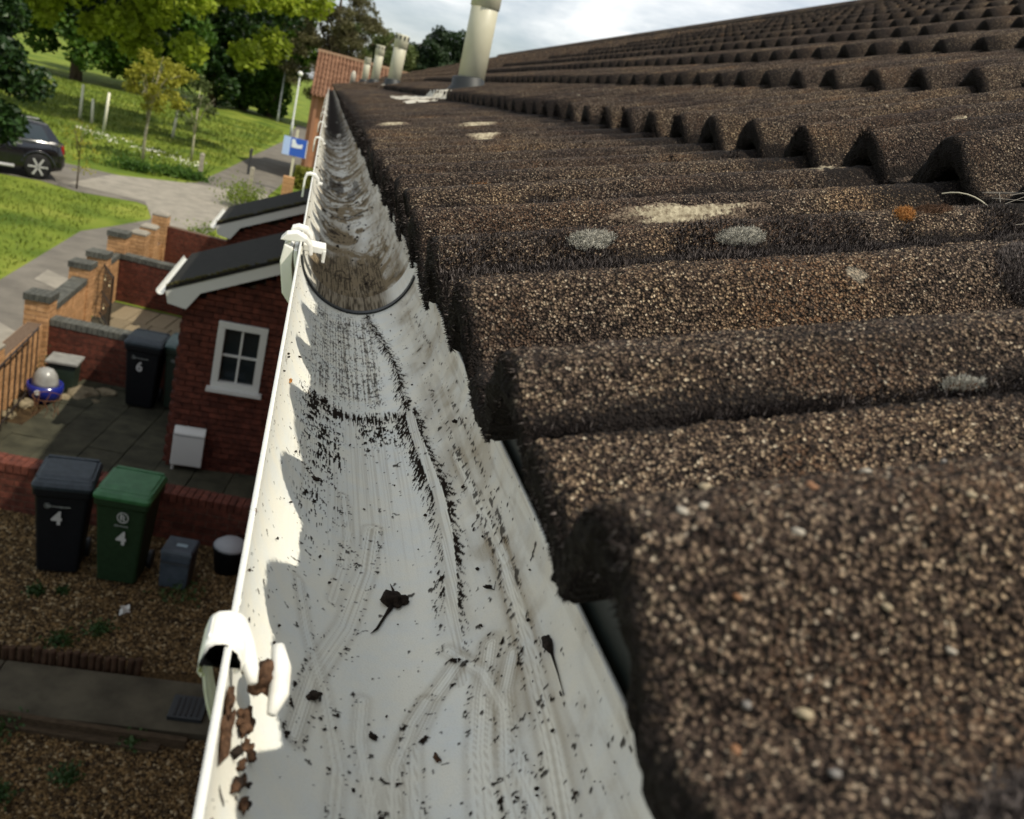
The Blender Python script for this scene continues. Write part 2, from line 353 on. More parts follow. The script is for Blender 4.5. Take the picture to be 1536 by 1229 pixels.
for i, (nv, d, r, k, y) in enumerate(cells):
    nx, nz_, pi = nose(r); jr = random.Random(r*1000+k)
    dz = jr.uniform(-.0015, .0025); dx = jr.uniform(-.003, .003); rx = jr.uniform(-.007, .007)
    if r == 0 and k in (-1, 0, 1): dz = 0; dx = 0; rx = 0
    if i < 290 and nv == 0:
        if d < .16: nu, ns = 230, 330
        elif d < .30: nu, ns = 190, 300
        elif d < .42: nu, ns = 150, 240
        elif d < .62: nu, ns = 110, 180
        elif d < .95: nu, ns = 76, 110
        elif d < 1.6: nu, ns = 44, 50
        else: nu, ns = 25, 8
        key = (nu, ns, r == 0, (r*131+k) % 4 if d > .62 else (r, k))
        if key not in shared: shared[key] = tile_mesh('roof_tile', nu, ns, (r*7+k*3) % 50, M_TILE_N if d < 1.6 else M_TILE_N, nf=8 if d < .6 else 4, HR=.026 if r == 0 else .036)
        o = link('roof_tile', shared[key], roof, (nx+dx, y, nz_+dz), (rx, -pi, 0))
        TILES[(r, k)] = o
    else:
        V = lowV.copy(); c, s_ = math.cos(pi), math.sin(pi)
        Vw = np.stack([V[:, 0]*c-V[:, 2]*s_+nx+dx, V[:, 1]+y, V[:, 0]*s_+V[:, 2]*c+nz_+dz], -1)
        far_V.append(Vw); far_Q.append(lowQ+nb); nb += len(V)
me = mesh_np('roof_tiles', np.concatenate(far_V), np.concatenate(far_Q), None, M_TILE_F)
link('roof_tiles', me, roof, kind='stuff')
# ridge tiles
rt = MB()
for k in range(int((YB-YA)/.45)):
    y = YA+k*.45; prof = [(XR+.10*math.cos(a)*(1.0), ZR-.055+.085*math.sin(a)) for a in np.linspace(0, math.pi, 9)]
    inn = [(XR+.085*math.cos(a), ZR-.055+.07*math.sin(a)) for a in np.linspace(math.pi, 0, 9)]
    rt.extr(prof+inn, 'y', y+.004, y+.445)
rt.build('ridge_tiles', M_TILE_F, roof, kind='stuff')
# pale dried mortar under the ridge and the far slope
MB().extr([(XR+.02, ZR-.04), (2*XR-.1, E-.12), (2*XR-.1, E-.135), (XR+.02, ZR-.09)], 'y', YA, YB).build('back_slope', M_TILE_F, roof)

# ------------------------------------------------------------------ gutter
GX, GZ, GR = .0515, E-.140, .052
gut = None
def gutter_mesh():
    ys = [.055]
    while ys[-1] < YB: ys.append(ys[-1]*(1.0024 if ys[-1] < 1.0 else 1.006))
    ys = np.array([YA, -.5, -.2, 0.0, .03]+ys); na = 330
    a = np.radians(np.linspace(-183, 2, na))
    Y, A = np.meshgrid(ys, a, indexing='ij'); D = np.degrees(A)
    wv = GR*(A+np.pi)                      # metres round the inside from the lip
    dirt = np.zeros_like(Y); film = np.zeros_like(Y)
    def seg(pts, wmax):
        """distance (m) to a polyline given as (Y, degrees), signed side, along"""
        P = np.array([(p[0], GR*(math.radians(p[1])+math.pi)) for p in pts]); best = np.full(Y.shape, 9.0); sg = np.zeros_like(Y); al = np.zeros_like(Y); acc = 0
        y0, y1 = P[:, 0].min()-wmax*3, P[:, 0].max()+wmax*3; sel = (Y[:, 0] > y0) & (Y[:, 0] < y1)
        yy, ww = Y[sel], wv[sel]; b = best[sel]; g_ = sg[sel]; a_ = al[sel]
        for p, q in zip(P[:-1], P[1:]):
            d = q-p; Lg = np.hypot(*d); t = np.clip(((yy-p[0])*d[0]+(ww-p[1])*d[1])/Lg**2, 0, 1)
            ex, ey = yy-p[0]-t*d[0], ww-p[1]-t*d[1]; di = np.hypot(ex, ey); c = di < b
            b = np.where(c, di, b); g_ = np.where(c, np.sign(d[0]*ey-d[1]*ex), g_); a_ = np.where(c, acc+t*Lg, a_); acc += Lg
        best[sel] = b; sg[sel] = g_; al[sel] = a_
        return best, sg, al
    n_hi = fbm(Y*900, wv*900, 3); n_md = fbm(Y*240, wv*240, 4); n_lo = fbm(Y*22, wv*30, 4)
    st = fbm(Y*28, wv*1500, 3)             # long streaks down the gutter
    st2 = fbm(Y*140, wv*1900, 3)
    # general film: cream walls, tan on the far wall
    wall = sstep(-62, -30, D+12*(n_lo-.5))
    film += wall*(.24+.40*(n_lo-.35))+.10*n_lo
    film += wall*.16*sstep(.45, .7, fbm(Y*14, wv*260, 4))+wall*.22*sstep(.5, .7, fbm(Y*50, wv*60, 5))
    lipd = 1-sstep(-172, -150, D); film += lipd*.12*n_md
    def nn(v, c=.5, k=.30): return np.clip((v-c)/k+.5, 0, 1)
    def deposit(p, n, w=.10): return sstep(0, w, n-(1-p))*(p > .02)
    dash = nn(fbm(Y*260, wv*1500, 3)*.6+n_md*.4, .5, .36)
    # fine long lines above the scrape
    lines = nn(fbm(Y*9, wv*1300, 3), .5, .4); z3 = sstep(.525, .56, Y)*(1-sstep(.74, .785, Y))*sstep(-140, -122, D)*(1-sstep(-76, -66, D))
    film += z3*.42*sstep(.50, .85, lines); dirt = np.maximum(dirt, deposit(z3*.40*(.5+lines), dash)*.8)
    film += sstep(.30, .40, Y)*(1-sstep(.50, .54, Y))*sstep(-150, -128, D)*(1-sstep(-70, -58, D))*.22*sstep(.55, .9, lines)
    # black smudges low on the left wall
    zl = sstep(.32, .38, Y)*(1-sstep(.51, .545, Y)); blob_ = nn(fbm(Y*16, wv*120, 3), .5, .4)
    dirt = np.maximum(dirt, deposit(zl*np.exp(-((D+121)/13)**2)*(.35+.65*blob_)*(.55+.45*sstep(.40, .47, Y)), dash))
    dirt = np.maximum(dirt, deposit(zl*np.exp(-((D+107+4*(lines-.5))/3.0)**2)*.62*sstep(.40, .46, Y), dash))
    # the wandering track: one furry band, then two bristly edges round a wiped strip
    d, sg, al = seg([(.775, -74), (.715, -68), (.66, -61), (.61, -57), (.56, -56), (.525, -55), (.48, -54), (.43, -51), (.39, -49), (.35, -50), (.32, -53), (.29, -57), (.25, -60)], .02)
    brs = nn(fbm((Y+wv*sg*.8)*170, (wv-Y*.35*sg)*1500, 3), .5, .40)
    top = sstep(.505, .53, Y); bot = 1-top; wd = .0034*bot
    outd = np.maximum(d-wd, 0); low = nn(fbm(Y*45, wv*20+sg*7, 3), .5, .5)
    rt = sstep(.26, .30, Y); lf = sstep(.36, .42, Y)
    pr = np.exp(-(outd/(.0022+.0030*low))**2)*np.where(sg > 0, lf*.98+.30*(1-lf)*sstep(.27, .31, Y), rt*.95)*(.62+.5*low)
    pr = np.where(top > .5, np.exp(-(d/(.0026+.002*low))**2)*.80*(.7+.4*low), pr)
    inside = (d < wd*.82)*(bot > .5)
    dirt = np.where(inside, dirt*.05, np.maximum(dirt, deposit(np.clip(pr, 0, 1), brs)))
    film = np.where(inside, .14+.26*sstep(.5, .8, nn(fbm(Y*12, wv*3200, 2))), film+.25*np.exp(-(outd/.004)**2)*rt)
    # comb-like scrape across at half a metre
    cb = np.exp(-((Y-.516-.006*(n_lo-.5)*2)/.0085)**2)*sstep(-134, -126, D)*(1-sstep(-62, -55, D))
    dirt = np.maximum(dirt, deposit(cb*(.30+.5*nn(fbm(Y*10, wv*160, 2))), nn(fbm(Y*110, wv*1500, 3), .5, .36))); film += cb*.22
    cb2 = np.exp(-((Y-.49)/.022)**2)*sstep(-95, -86, D)*(1-sstep(-64, -58, D)); dirt = np.maximum(dirt, deposit(cb2*.58, dash))
    # dotted drip lines on the far wall
    for pts in ([(.55, -36), (.46, -32), (.38, -28), (.30, -30), (.25, -32)], [(.50, -22), (.42, -19), (.34, -20), (.28, -22)], [(.70, -28), (.60, -22)]):
        d2, s2, a2 = seg(pts, .012); dirt = np.maximum(dirt, deposit(np.exp(-(d2/.0013)**2)*.34, nn(fbm(Y*420, wv*520, 2), .5, .36))*.85); film += .12*np.exp(-(d2/.003)**2)
    # wipes and swirls left by a hand
    wipes = [([(.215, -126), (.25, -118), (.285, -104), (.33, -93), (.37, -88)], .0045, .75), ([(.262, -58), (.245, -72), (.225, -82), (.20, -84), (.17, -82)], .004, .7),
             ([(.245, -74), (.235, -80), (.215, -88), (.19, -90)], .003, .6), ([(.262, -44), (.24, -52), (.215, -58), (.18, -62), (.15, -60), (.12, -58)], .005, .7),
             ([(.25, -36), (.235, -44), (.21, -48), (.18, -44), (.15, -43)], .004, .6), ([(.31, -26), (.27, -28), (.235, -30), (.20, -33), (.165, -38), (.13, -36)], .0045, .65),
             ([(.30, -128), (.27, -122), (.245, -114), (.21, -108), (.17, -112), (.13, -110)], .003, .5), ([(.27, -62), (.25, -50), (.228, -46), (.20, -52), (.16, -50)], .003, .5),
             ([(.245, -98), (.225, -100), (.20, -97), (.18, -99), (.15, -96)], .003, .45), ([(.42, -32), (.38, -30), (.34, -28), (.30, -25)], .003, .4), ([(.40, -103), (.36, -101), (.33, -104), (.30, -110)], .0025, .6)]
    for pts, wid, amt in wipes:
        d, sg, al = seg(pts, .02)
        e1 = np.exp(-((d-wid)/.0013)**2); inn = np.exp(-(d/(wid*.9))**4)
        lines = sstep(.42, .75, fbm(d*1500, al*9, 2))
        dirt = np.maximum(dirt, deposit(amt*e1*.38, nn(n_hi*.5+n_md*.5, .5, .36))); film = film*(1-.5*inn)+inn*lines*.60*amt+e1*.30*amt
    # flecks
    fl = fbm(Y*420+9, wv*420+3, 2); fl2 = fbm(Y*170+3, wv*170+8, 3)
    dirt = np.maximum(dirt, sstep(.845, .86, fl)*.9); dirt = np.maximum(dirt, sstep(.815, .82, fl2)*.9*(D > -168))
    # beyond the union: brown film, arcs, mud and painted far shade
    far = sstep(.80, .86, Y)
    wy = Y+.16*np.cos(np.radians(D+90+40*(fbm(Y*3, wv*9, 3)-.5)))*.6; warp = fbm(wy*7, wv*24, 4)
    arcs = fbm((wy+.35*(warp-.5))*26, wv*13+6*warp, 4); arc2 = fbm((wy+.5*(warp-.5))*70, wv*30+14*warp, 4)
    bottom = np.exp(-((D+88)/60)**4)
    film += far*bottom*(.22+.80*sstep(.44, .62, arcs)); film += far*sstep(.5, .7, fbm(Y*3.5, wv*26, 5))*.45; dirt = np.maximum(dirt, far*bottom*sstep(.57, .66, arc2*.6+arcs*.4)*.85)
    near_u = sstep(.80, .84, Y)*(1-sstep(.98, 1.12, Y))*sstep(-132, -120, D)*(1-sstep(-52, -44, D)); film += near_u*.7; dirt = np.maximum(dirt, near_u*sstep(.5, .6, st)*.8)
    shade_muck = sstep(2.6, 3.6, Y+1.2*(n_lo-.5)); dirt = np.maximum(dirt, shade_muck*bottom*sstep(.30, .45, fbm(Y*6, wv*30, 4)+.25*sstep(3.5, 5, Y)))  # mud down the far run, with the shade there painted in
    m2_ = sstep(1.5, 1.7, Y)*(1-sstep(1.9, 2.2, Y))*bottom; dirt = np.maximum(dirt, .8*m2_*sstep(.5, .6, fbm(Y*5, wv*60, 4)))
    dirt = np.clip(dirt, 0, 1); film = np.clip(film, 0, 1)
    thick = GR-dirt*.00025*(.5+n_hi)-.0004*far*bottom
    X = GX+thick*np.cos(A); Z = GZ+thick*np.sin(A)
    sag = .0022*np.sin(Y*.9)*0+.0015*np.sin(Y*3.1)*sstep(.8, 3, Y)
    nI = len(ys); V1 = np.stack([X, Y, Z+sag], -1)
    # outer skin and the two rims
    aa = np.radians(np.linspace(2, -183, 40)); Yo, Ao = np.meshgrid(ys, aa, indexing='ij')
    ro = .0538+.0*(Ao < np.radians(-176)); Vo = np.stack([GX+ro*np.cos(Ao), Yo, GZ+ro*np.sin(Ao)+(.0015*np.sin(Yo*3.1)*sstep(.8, 3, Yo))], -1)
    V = np.concatenate([V1, Vo, V1[:, :1]], 1)
    nc = V.shape[1]; q = grid_quads(nI, nc)
    me = mesh_np('gutter', V.reshape(-1, 3), q, None, M_GUT, True)
    z = np.zeros((nI, nc)); z2 = z.copy(); z[:, :na] = dirt; z2[:, :na] = film; z2[:, na:] = .06
    attr(me, 'dirt', z); attr(me, 'film', z2)
    return me
M_GUT = mat('weathered_white_gutter', (.8, .79, .75), .38, .5)
t = M_GUT.node_tree; b = t.nodes['Principled BSDF']; K = t.links.new
ad_ = N(t, 'ShaderNodeAttribute', attribute_name='dirt'); af_ = N(t, 'ShaderNodeAttribute', attribute_name='film')
ps_ = N(t, 'ShaderNodeNewGeometry').outputs['Position']
n_ = N(t, 'ShaderNodeTexNoise', inp={'Scale': 55.0, 'Detail': 7.0, 'Roughness': .6}); K(ps_, n_.inputs['Vector'])
base = ramp(t, [(.30, (.72, .755, .74)), (.62, (.80, .79, .70))]); K(n_.outputs['Fac'], base.inputs[0])
n2_ = N(t, 'ShaderNodeTexNoise', inp={'Scale': 1500.0, 'Detail': 3.0}); K(ps_, n2_.inputs['Vector'])
fsum = N(t, 'ShaderNodeMath', operation='MULTIPLY_ADD', use_clamp=True, inp={1: .35, 2: -.17}); K(n2_.outputs['Fac'], fsum.inputs[0])
fa = N(t, 'ShaderNodeMath', operation='ADD', use_clamp=True); K(fsum.outputs[0], fa.inputs[0]); K(af_.outputs['Fac'], fa.inputs[1])
fc = ramp(t, [(0.0, (.86, .82, .74)), (1.0, (.17, .12, .08))]); K(n_.outputs['Fac'], fc.inputs[0])
mf = N(t, 'ShaderNodeMix', data_type='RGBA'); mf.inputs['B'].default_value = (.24, .19, .12, 1); K(fa.outputs[0], mf.inputs['Factor']); K(base.outputs[0], mf.inputs['A'])
md = N(t, 'ShaderNodeMix', data_type='RGBA'); md.inputs['B'].default_value = (.016, .011, .008, 1); K(ad_.outputs['Fac'], md.inputs['Factor']); K(mf.outputs['Result'], md.inputs['A'])
K(md.outputs['Result'], b.inputs['Base Color'])
rr_ = N(t, 'ShaderNodeMapRange', inp={3: .34, 4: .85}); mxr = N(t, 'ShaderNodeMath', operation='MAXIMUM'); K(fa.outputs[0], mxr.inputs[0]); K(ad_.outputs['Fac'], mxr.inputs[1]); K(mxr.outputs[0], rr_.inputs[0]); sr_ = N(t, 'ShaderNodeMapRange', inp={3: .5, 4: .04}); K(mxr.outputs[0], sr_.inputs[0]); K(sr_.outputs[0], b.inputs['Specular IOR Level']); K(rr_.outputs[0], b.inputs['Roughness'])
bp_ = N(t, 'ShaderNodeBump', inp={'Strength': .35, 'Distance': .0004}); K(n2_.outputs['Fac'], bp_.inputs['Height']); K(bp_.outputs[0], b.inputs['Normal'])
gut = link('gutter', gutter_mesh(), house)

def arc_band(y0, y1, r0, r1, a0, a1, n=40):
    """a strip that follows the half round, between two radii"""
    V = []; F = []
    for i in range(n+1):
        a = math.radians(a0+(a1-a0)*i/n)
        for r, y in ((r0, y0), (r0, y1), (r1, y1), (r1, y0)): V.append((GX+r*math.cos(a), y, GZ+r*math.sin(a)))
    for i in range(n):
        for k in range(4): F.append((4*i+k, 4*i+(k+1) % 4, 4*i+4+(k+1) % 4, 4*i+4+k))
    F += [(0, 1, 2, 3), (4*n+3, 4*n+2, 4*n+1, 4*n)]
    return V, F
# union: band inside with its black seal line, double clip over the lip
ub = MB(); ub.add(*arc_band(.775, .90, .0548, .0578, -176, -2)); un = ub.build('gutter_union', M_UPVC2, gut, bevel=.0005)
na_ = 160; aa_ = np.radians(np.linspace(-178, -1, na_)); yy_ = np.array([.7905, .7908, .800, .812, .824, .836, .848, .853]); rr2 = np.array([GR+.0002, GR-.0012, GR-.0013, GR-.0013, GR-.0012, GR-.0010, GR-.0006, GR+.0002])
Y_, A_ = np.meshgrid(yy_, aa_, indexing='ij'); R_g = np.repeat(rr2[:, None], na_, 1); Vb = np.stack([GX+R_g*np.cos(A_), Y_, GZ+R_g*np.sin(A_)], -1).reshape(-1, 3)
meb = mesh_np('inner_band', Vb, grid_quads(len(yy_), na_), None, M_GUT, True); dg_ = np.degrees(A_); st_b = fbm(Y_*30, A_*60, 4)
attr(meb, 'film', np.clip(sstep(-150, -120, dg_)*(1-sstep(-60, -35, dg_))*.8+.25*st_b, 0, 1)); attr(meb, 'dirt', np.clip(sstep(-145, -125, dg_)*(1-sstep(-60, -45, dg_))*sstep(.45, .6, st_b), 0, 1)*.8); link('inner_band', meb, un)
sl = MB(); sl.add(*arc_band(.782, .7905, GR-.0004, GR-.0017, -170, -8)); sl.build('seal', M_RUBBER, gut)
def lip_clip(y0, y1, big=False, mats=M_UPVC2):
    """hook of a bracket: rises outside the lip, folds over it and drops inside"""
    o = .0030; lx = GX-.0545; t_ = .0026
    pts_out = [(lx-.010, GZ-.030), (lx-.0105, GZ-.004), (lx-.0085, GZ+.0045), (lx-.003, GZ+.0070), (lx+.006, GZ+.0062), (lx+.0115, GZ+.001), (lx+.0135, GZ-.008)]
    pts_in = [(lx+.0105, GZ-.009), (lx+.0085, GZ-.0005), (lx+.004, GZ+.0028), (lx-.003, GZ+.0034), (lx-.006, GZ+.0015), (lx-.0074, GZ-.005), (lx-.0068, GZ-.030)]
    return MB().extr(pts_out+pts_in, 'y', y0, y1)
cl = lip_clip(.790, .806).extr([(GX-.0705, GZ+.001), (GX-.066, GZ+.007), (GX-.057, GZ+.0095), (GX-.048, GZ+.006), (GX-.049, GZ+.003), (GX-.064, GZ+.001)], 'y', .786, .8055)
cl.build('clip', M_UPVC, un, bevel=.0008)
cl2 = lip_clip(.842, .860); cl2.build('clip', M_UPVC, un, bevel=.0008)
tb = MB().box((GX-.040, .825, GZ-.006), (.020, .030, .006)).box((GX-.031, .826, GZ-.011), (.003, .034, .011)); tb.build('latch', M_UPVC2, un, bevel=.0008)
ob = MB(); ob.extr([(GX-.0585, GZ-.004), (GX-.0665, GZ-.002), (GX-.068, GZ-.018), (GX-.062, GZ-.046), (GX-.048, GZ-.062), (GX-.044, GZ-.054), (GX-.054, GZ-.036), (GX-.0575, GZ-.02)], 'y', .786, .862)
ob.build('outer_shell', M_UPVC, un, bevel=.0012)

# the near fascia bracket hooked over the lip, full of mould
def soft_hook(y0, y1, bulge=0.0):
    m = MB(); lx = GX-.0555
    return lip_clip(y0, y1)
def bracket(yc, near=False):
    if near:
        lx = GX-.0555
        m = MB(); prof = []
        # outer strap sweeping down below the gutter, then the rounded saddle over the lip
        m.add(*arc_band(yc-.0045, yc+.0045, .0572, .0588, -184, -92, 30))
        P = [(lx-.0040, -.006), (lx-.0040, -.001), (lx-.0032, .0028), (lx-.0012, .0044), (lx+.0014, .0049), (lx+.0044, .0044), (lx+.0066, .0026), (lx+.0076, -.001), (lx+.0073, -.004)]
        inner = [(x+(.0015 if x < lx-.0025 else (-.0026 if x > lx+.004 else 0)), z-.0026) for x, z in P][::-1]
        m.extr([(x, GZ+z) for x, z in P]+[(x, GZ+z) for x, z in inner], 'y', yc-.0068, yc+.0068)
        br = m.build('bracket', M_UPVC2, gut, smooth=True, bevel=.0014, seg=3)
        f1 = MB().tube([(lx+.0045, yc+.004, GZ+.0030), (lx+.0070, yc-.001, GZ-.0005), (lx+.0090, yc-.0065, GZ-.0035), (lx+.0100, yc-.0095, GZ-.0055)], [.0020, .0023, .0021, .0012], 10)
        f1.build('hook_finger', M_UPVC2, br, smooth=True)
        f2 = MB().tube([(lx+.0155, yc+.009, GZ-.007), (lx+.0170, yc+.003, GZ-.0095), (lx+.0172, yc-.004, GZ-.0125), (lx+.0160, yc-.009, GZ-.0150)], [.0018, .0028, .0027, .0013], 10)
        f2.build('hook_finger', M_UPVC2, br, smooth=True)
    else:
        m = lip_clip(yc-.011, yc+.011); br = m.build('bracket', M_UPVC2, gut, bevel=.0008)
        f = MB().box((GX-.042, yc, GZ-.006), (.010, .014, .003)); f.build('hook_finger', M_UPVC2, br, bevel=.0008)
    return br
bracket(.199, True)
for yc in (1.36, 2.25, 3.1, 4.05, 5.0, 6.0, 7.1, 8.2, 9.3): bracket(yc)

# ------------------------------------------------------------------ moss, mould and litter on roof and gutter
def surf0(x, y):
    """height of the first course"""
    u = np.mod(y-Y0T, TG); s = x-NX0
    return NZ0+(s*math.tan(R(15.5)))+(-.026+.026*roll0(u))
def surf1(x, y):
    u = np.mod(y-Y0T, TG); return NZ1+(x-NX1)*math.tan(R(19.5))+(-.026+.036*roll1(u))
def spikes(P, D, Lg, Wd):
    """three-sided tapering shoots at points P along directions D"""
    n = len(P); D = D/np.linalg.norm(D, axis=1, keepdims=True)
    a = np.cross(D, rng.normal(size=(n, 3))); a /= np.linalg.norm(a, axis=1, keepdims=True); c = np.cross(D, a)
    V = np.zeros((n, 4, 3))
    for k in range(3):
        an = 2*math.pi*k/3; V[:, k] = P+(a*math.cos(an)+c*math.sin(an))*Wd[:, None]
    V[:, 3] = P+D*Lg[:, None]
    b = np.arange(n)[:, None]*4
    T = np.concatenate([b+[[0, 1, 3]], b+[[1, 2, 3]], b+[[2, 0, 3]]]).astype(int)
    return V.reshape(-1, 3), T
def moss(name, P, D, Lg, Wd, m, **k):
    V, T = spikes(np.asarray(P), np.asarray(D), np.asarray(Lg), np.asarray(Wd))
    return link(name, mesh_np(name, V, None, T, m), **k)
def rand_dirs(n, base, spread): return np.asarray(base)+rng.normal(size=(n, 3))*spread
# (a) fringe on the tails of the first course
def fringe(n, y0, y1, dens_pow=1.0):
    y = np.exp(rng.uniform(math.log(y0), math.log(y1), n))
    u = np.mod(y-Y0T, TG); top = NZ0-.026+.026*roll0(u)
    f = rng.random(n); patch = fbm(y*14, y*0+3, 4)
    dr = .0005+f*(.015+.008*sstep(.5, .7, patch)*sstep(.2, .5, y)); x = NX0-.0004+(NZ0-top+dr)*.268; z = top-dr
    L_ = (.0010+.0022*rng.random(n))*(.6+.8*patch)*np.clip(.5+y*1.1, .5, 2.8)
    return np.stack([x, y, z], -1), rand_dirs(n, (-.8, -.1, -.35), .6), L_, L_*.17
P, D, L_, W_ = fringe(30000, .125, 5.0)
ft = rng.random(len(P)) < .10
moss('frosted_fringe', P[ft], D[ft], L_[ft]*1.1, W_[ft], M_MOSSTIP, kind='stuff', label='pale dry moss tips on the lower edge of the first tiles', cat='moss')
P, D, L_, W_ = P[~ft], D[~ft], L_[~ft], W_[~ft]
moss('moss_fringe', P, D, L_, W_, M_MOSS, kind='stuff', label='dark moss fringe hanging from the lower edge of the first tiles', cat='moss')
# (b) moss in the joints and troughs of the first course
JP, JD, JL, JW = [], [], [], []
for j, (yj, n, w0, x0, x1, hgt) in enumerate([(.2070, 7000, .0014, .064, .40, .0011), (.4105, 34000, .0050, .064, .405, .0019), (.6135, 3000, .003, .07, .40, .003), (.8165, 2200, .004, .07, .4, .003),
                                             (1.02, 1500, .004, .07, .4, .003), (.3055, 900, .004, .30, .39, .003)]):
    x = x0+(x1-x0)*rng.random(n)**.9; pt = fbm(x*30+j*9, x*0+j, 4)
    wid = w0*(.6+2.2*sstep(.45, .7, pt)*(1 if j != 0 else sstep(.12, .2, x)*1.6+.3)); y = yj+rng.normal(size=n)*wid
    keep = pt > (.30 if j < 2 else .42); x, y, pt = x[keep], y[keep], pt[keep]; n = len(x)
    z = surf0(x, y)-.0012; JP.append(np.stack([x, y, z], -1)); JD.append(rand_dirs(n, (-.2, -.35, 1), .5))
    l = hgt*(.5+.8*rng.random(n))*(.7+.9*sstep(.45, .7, pt)); JL.append(l); JW.append(l*.15)
JP, JD, JL, JW = map(np.concatenate, (JP, JD, JL, JW))
tip = rng.random(len(JP)) < np.where(JP[:, 1] < .25, .08, .32)
moss('joint_moss', JP[~tip], JD[~tip], JL[~tip], JW[~tip], M_MOSS, kind='stuff', label='dark purple-brown moss filling the joints between roof tiles', cat='moss')
moss('frosted_joint_moss', JP[tip], JD[tip], JL[tip]*1.25, JW[tip], M_MOSSTIP, kind='stuff', label='silvery dry moss tips along the joints between roof tiles', cat='moss')
# (c) hairy moss on the tails of the upper courses
n = 52000; r_ = rng.choice([1, 1, 1, 2, 2, 3, 4], n); nx = NX1+(r_-1)*GA*math.cos(RT); nz = NZ1+(r_-1)*GA*math.sin(RT)
y = np.exp(rng.uniform(math.log(.22), math.log(2.6), n)); u = np.mod(y-Y0T, TG); f = rng.random(n)
P = np.stack([nx-.0006+(.026-.036*roll1(u)+f*.020)*.33, y, nz-.026+.036*roll1(u)-f*.021], -1); L_ = (.0010+.0030*rng.random(n)**2)*(.6+1.2*sstep(.4, .7, fbm(y*40, u*40, 3)))
moss('course_moss', P, rand_dirs(n, (-.8, -.1, .1), .6), L_, L_*.13, M_MOSS, kind='stuff', label='black moss growing on the tile ends of the upper courses', cat='moss')
# plate-like crumbs lodged along the shadow line of each course
def cushion(name, x, y, rx, ry, h, m, m2, label, n=900, surf=surf0, cat='moss cushion', group=None, long=1.0):
    z0 = float(surf(np.array([x]), np.array([y]))[0])
    a = rng.random(n)*2*math.pi; q = np.sqrt(rng.random(n)); dx = q*np.cos(a)*rx; dy = q*np.sin(a)*ry
    hz = h*np.sqrt(np.clip(1-q*q, 0, 1)); zz = surf(x+dx, y+dy)
    P = np.stack([dx, dy, zz-z0+hz*.65-.0006], -1); D = np.stack([dx/rx*.8, dy/ry*.8, np.full(n, .9)], -1)+rng.normal(size=(n, 3))*.3
    n_k = 3; P = np.repeat(P, n_k, 0)+rng.normal(size=(n*n_k, 3))*.0007; D = np.repeat(D, n_k, 0)+rng.normal(size=(n*n_k, 3))*.35; L_ = (.0007+.0011*rng.random(n*n_k))*long; V, T = spikes(P, D, L_, L_*.13)
    # body
    k = 14; b = len(V); ring = [(0, 0, h*.65)]
    for i in range(1, 5):
        for j in range(k):
            rr = i/4*(.9+.2*rng.random()); ring.append((rr*rx*math.cos(2*math.pi*j/k), rr*ry*math.sin(2*math.pi*j/k), 0))
    ring = np.array(ring); zz = surf(x+ring[:, 0], y+ring[:, 1])-z0; qq = np.hypot(ring[:, 0]/rx, ring[:, 1]/ry); ring[:, 2] = zz+h*.62*np.sqrt(np.clip(1.02-qq**2, 0, 1))-.0012*(qq > .9)
    F = [[0, 1+j, 1+(j+1) % k] for j in range(k)]
    for i in range(3):
        for j in range(k):
            p0, p1 = 1+i*k+j, 1+i*k+(j+1) % k; F += [[p0, p0+k, p1+k], [p0, p1+k, p1]]
    root = link(name, mesh_np(name, ring, None, F, m, True), None, (x, y, z0), label=label, cat=cat, group=group)
    link('shoots', mesh_np('shoots', V, None, T, m2), root, local=True)
    return root
cushion('moss_cushion', .139, .424, .012, .0045, .0035, M_CUSH, M_CUSH, 'round pale grey moss cushion on the joint, nearer the gutter', group='pale moss cushions on the tile joint')
cushion('moss_cushion', .216, .421, .013, .0042, .0032, M_CUSH, M_CUSH, 'wide pale grey moss cushion on the joint, in the middle of the tile', 1100, group='pale moss cushions on the tile joint')
cushion('moss_cushion', .322, .360, .020, .016, .0085, M_MOSS, M_MOSSTIP, 'large dark moss hump with frosted tips at right beside the dry straw', 2200, long=1.5)
cushion('moss_cushion', .300, .322, .014, .010, .005, M_MOSS, M_MOSSTIP, 'dark frosted moss tuft just below the large hump at right', 900, long=1.5)
cushion('debris_clump', .309, .428, .0048, .0042, .005, M_ORANGE, M_ORANGE, 'bright orange clump of debris in the mossy joint under the second course', 420, cat='debris')
cushion('debris_clump', .328, .432, .011, .005, .004, M_BROWN, M_BROWN, 'dark rusty crumbs lying right of the bright orange clump', 420, cat='debris')
cushion('debris_clump', .098, .716, .007, .008, .005, M_BROWN, M_ORANGE, 'small rusty debris clump near the gutter edge on the fourth tile', 260, cat='debris')
cushion('debris_clump', .132, .722, .016, .007, .004, M_BROWN, M_ORANGE, 'long rusty debris clump lodged in the joint of the fourth tile', 420, cat='debris')
cushion('debris_clump', .190, .209, .006, .0022, .0016, M_BROWN, M_CUSH, 'yellowish crumbs in the black joint of the near tile', 260, cat='debris')
cushion('moss_cushion', .122, .070, .030, .016, .006, M_MOSS, M_MOSSTIP, 'dark red-brown moss on the nearest tile at the bottom right corner', 1600, long=1.2)
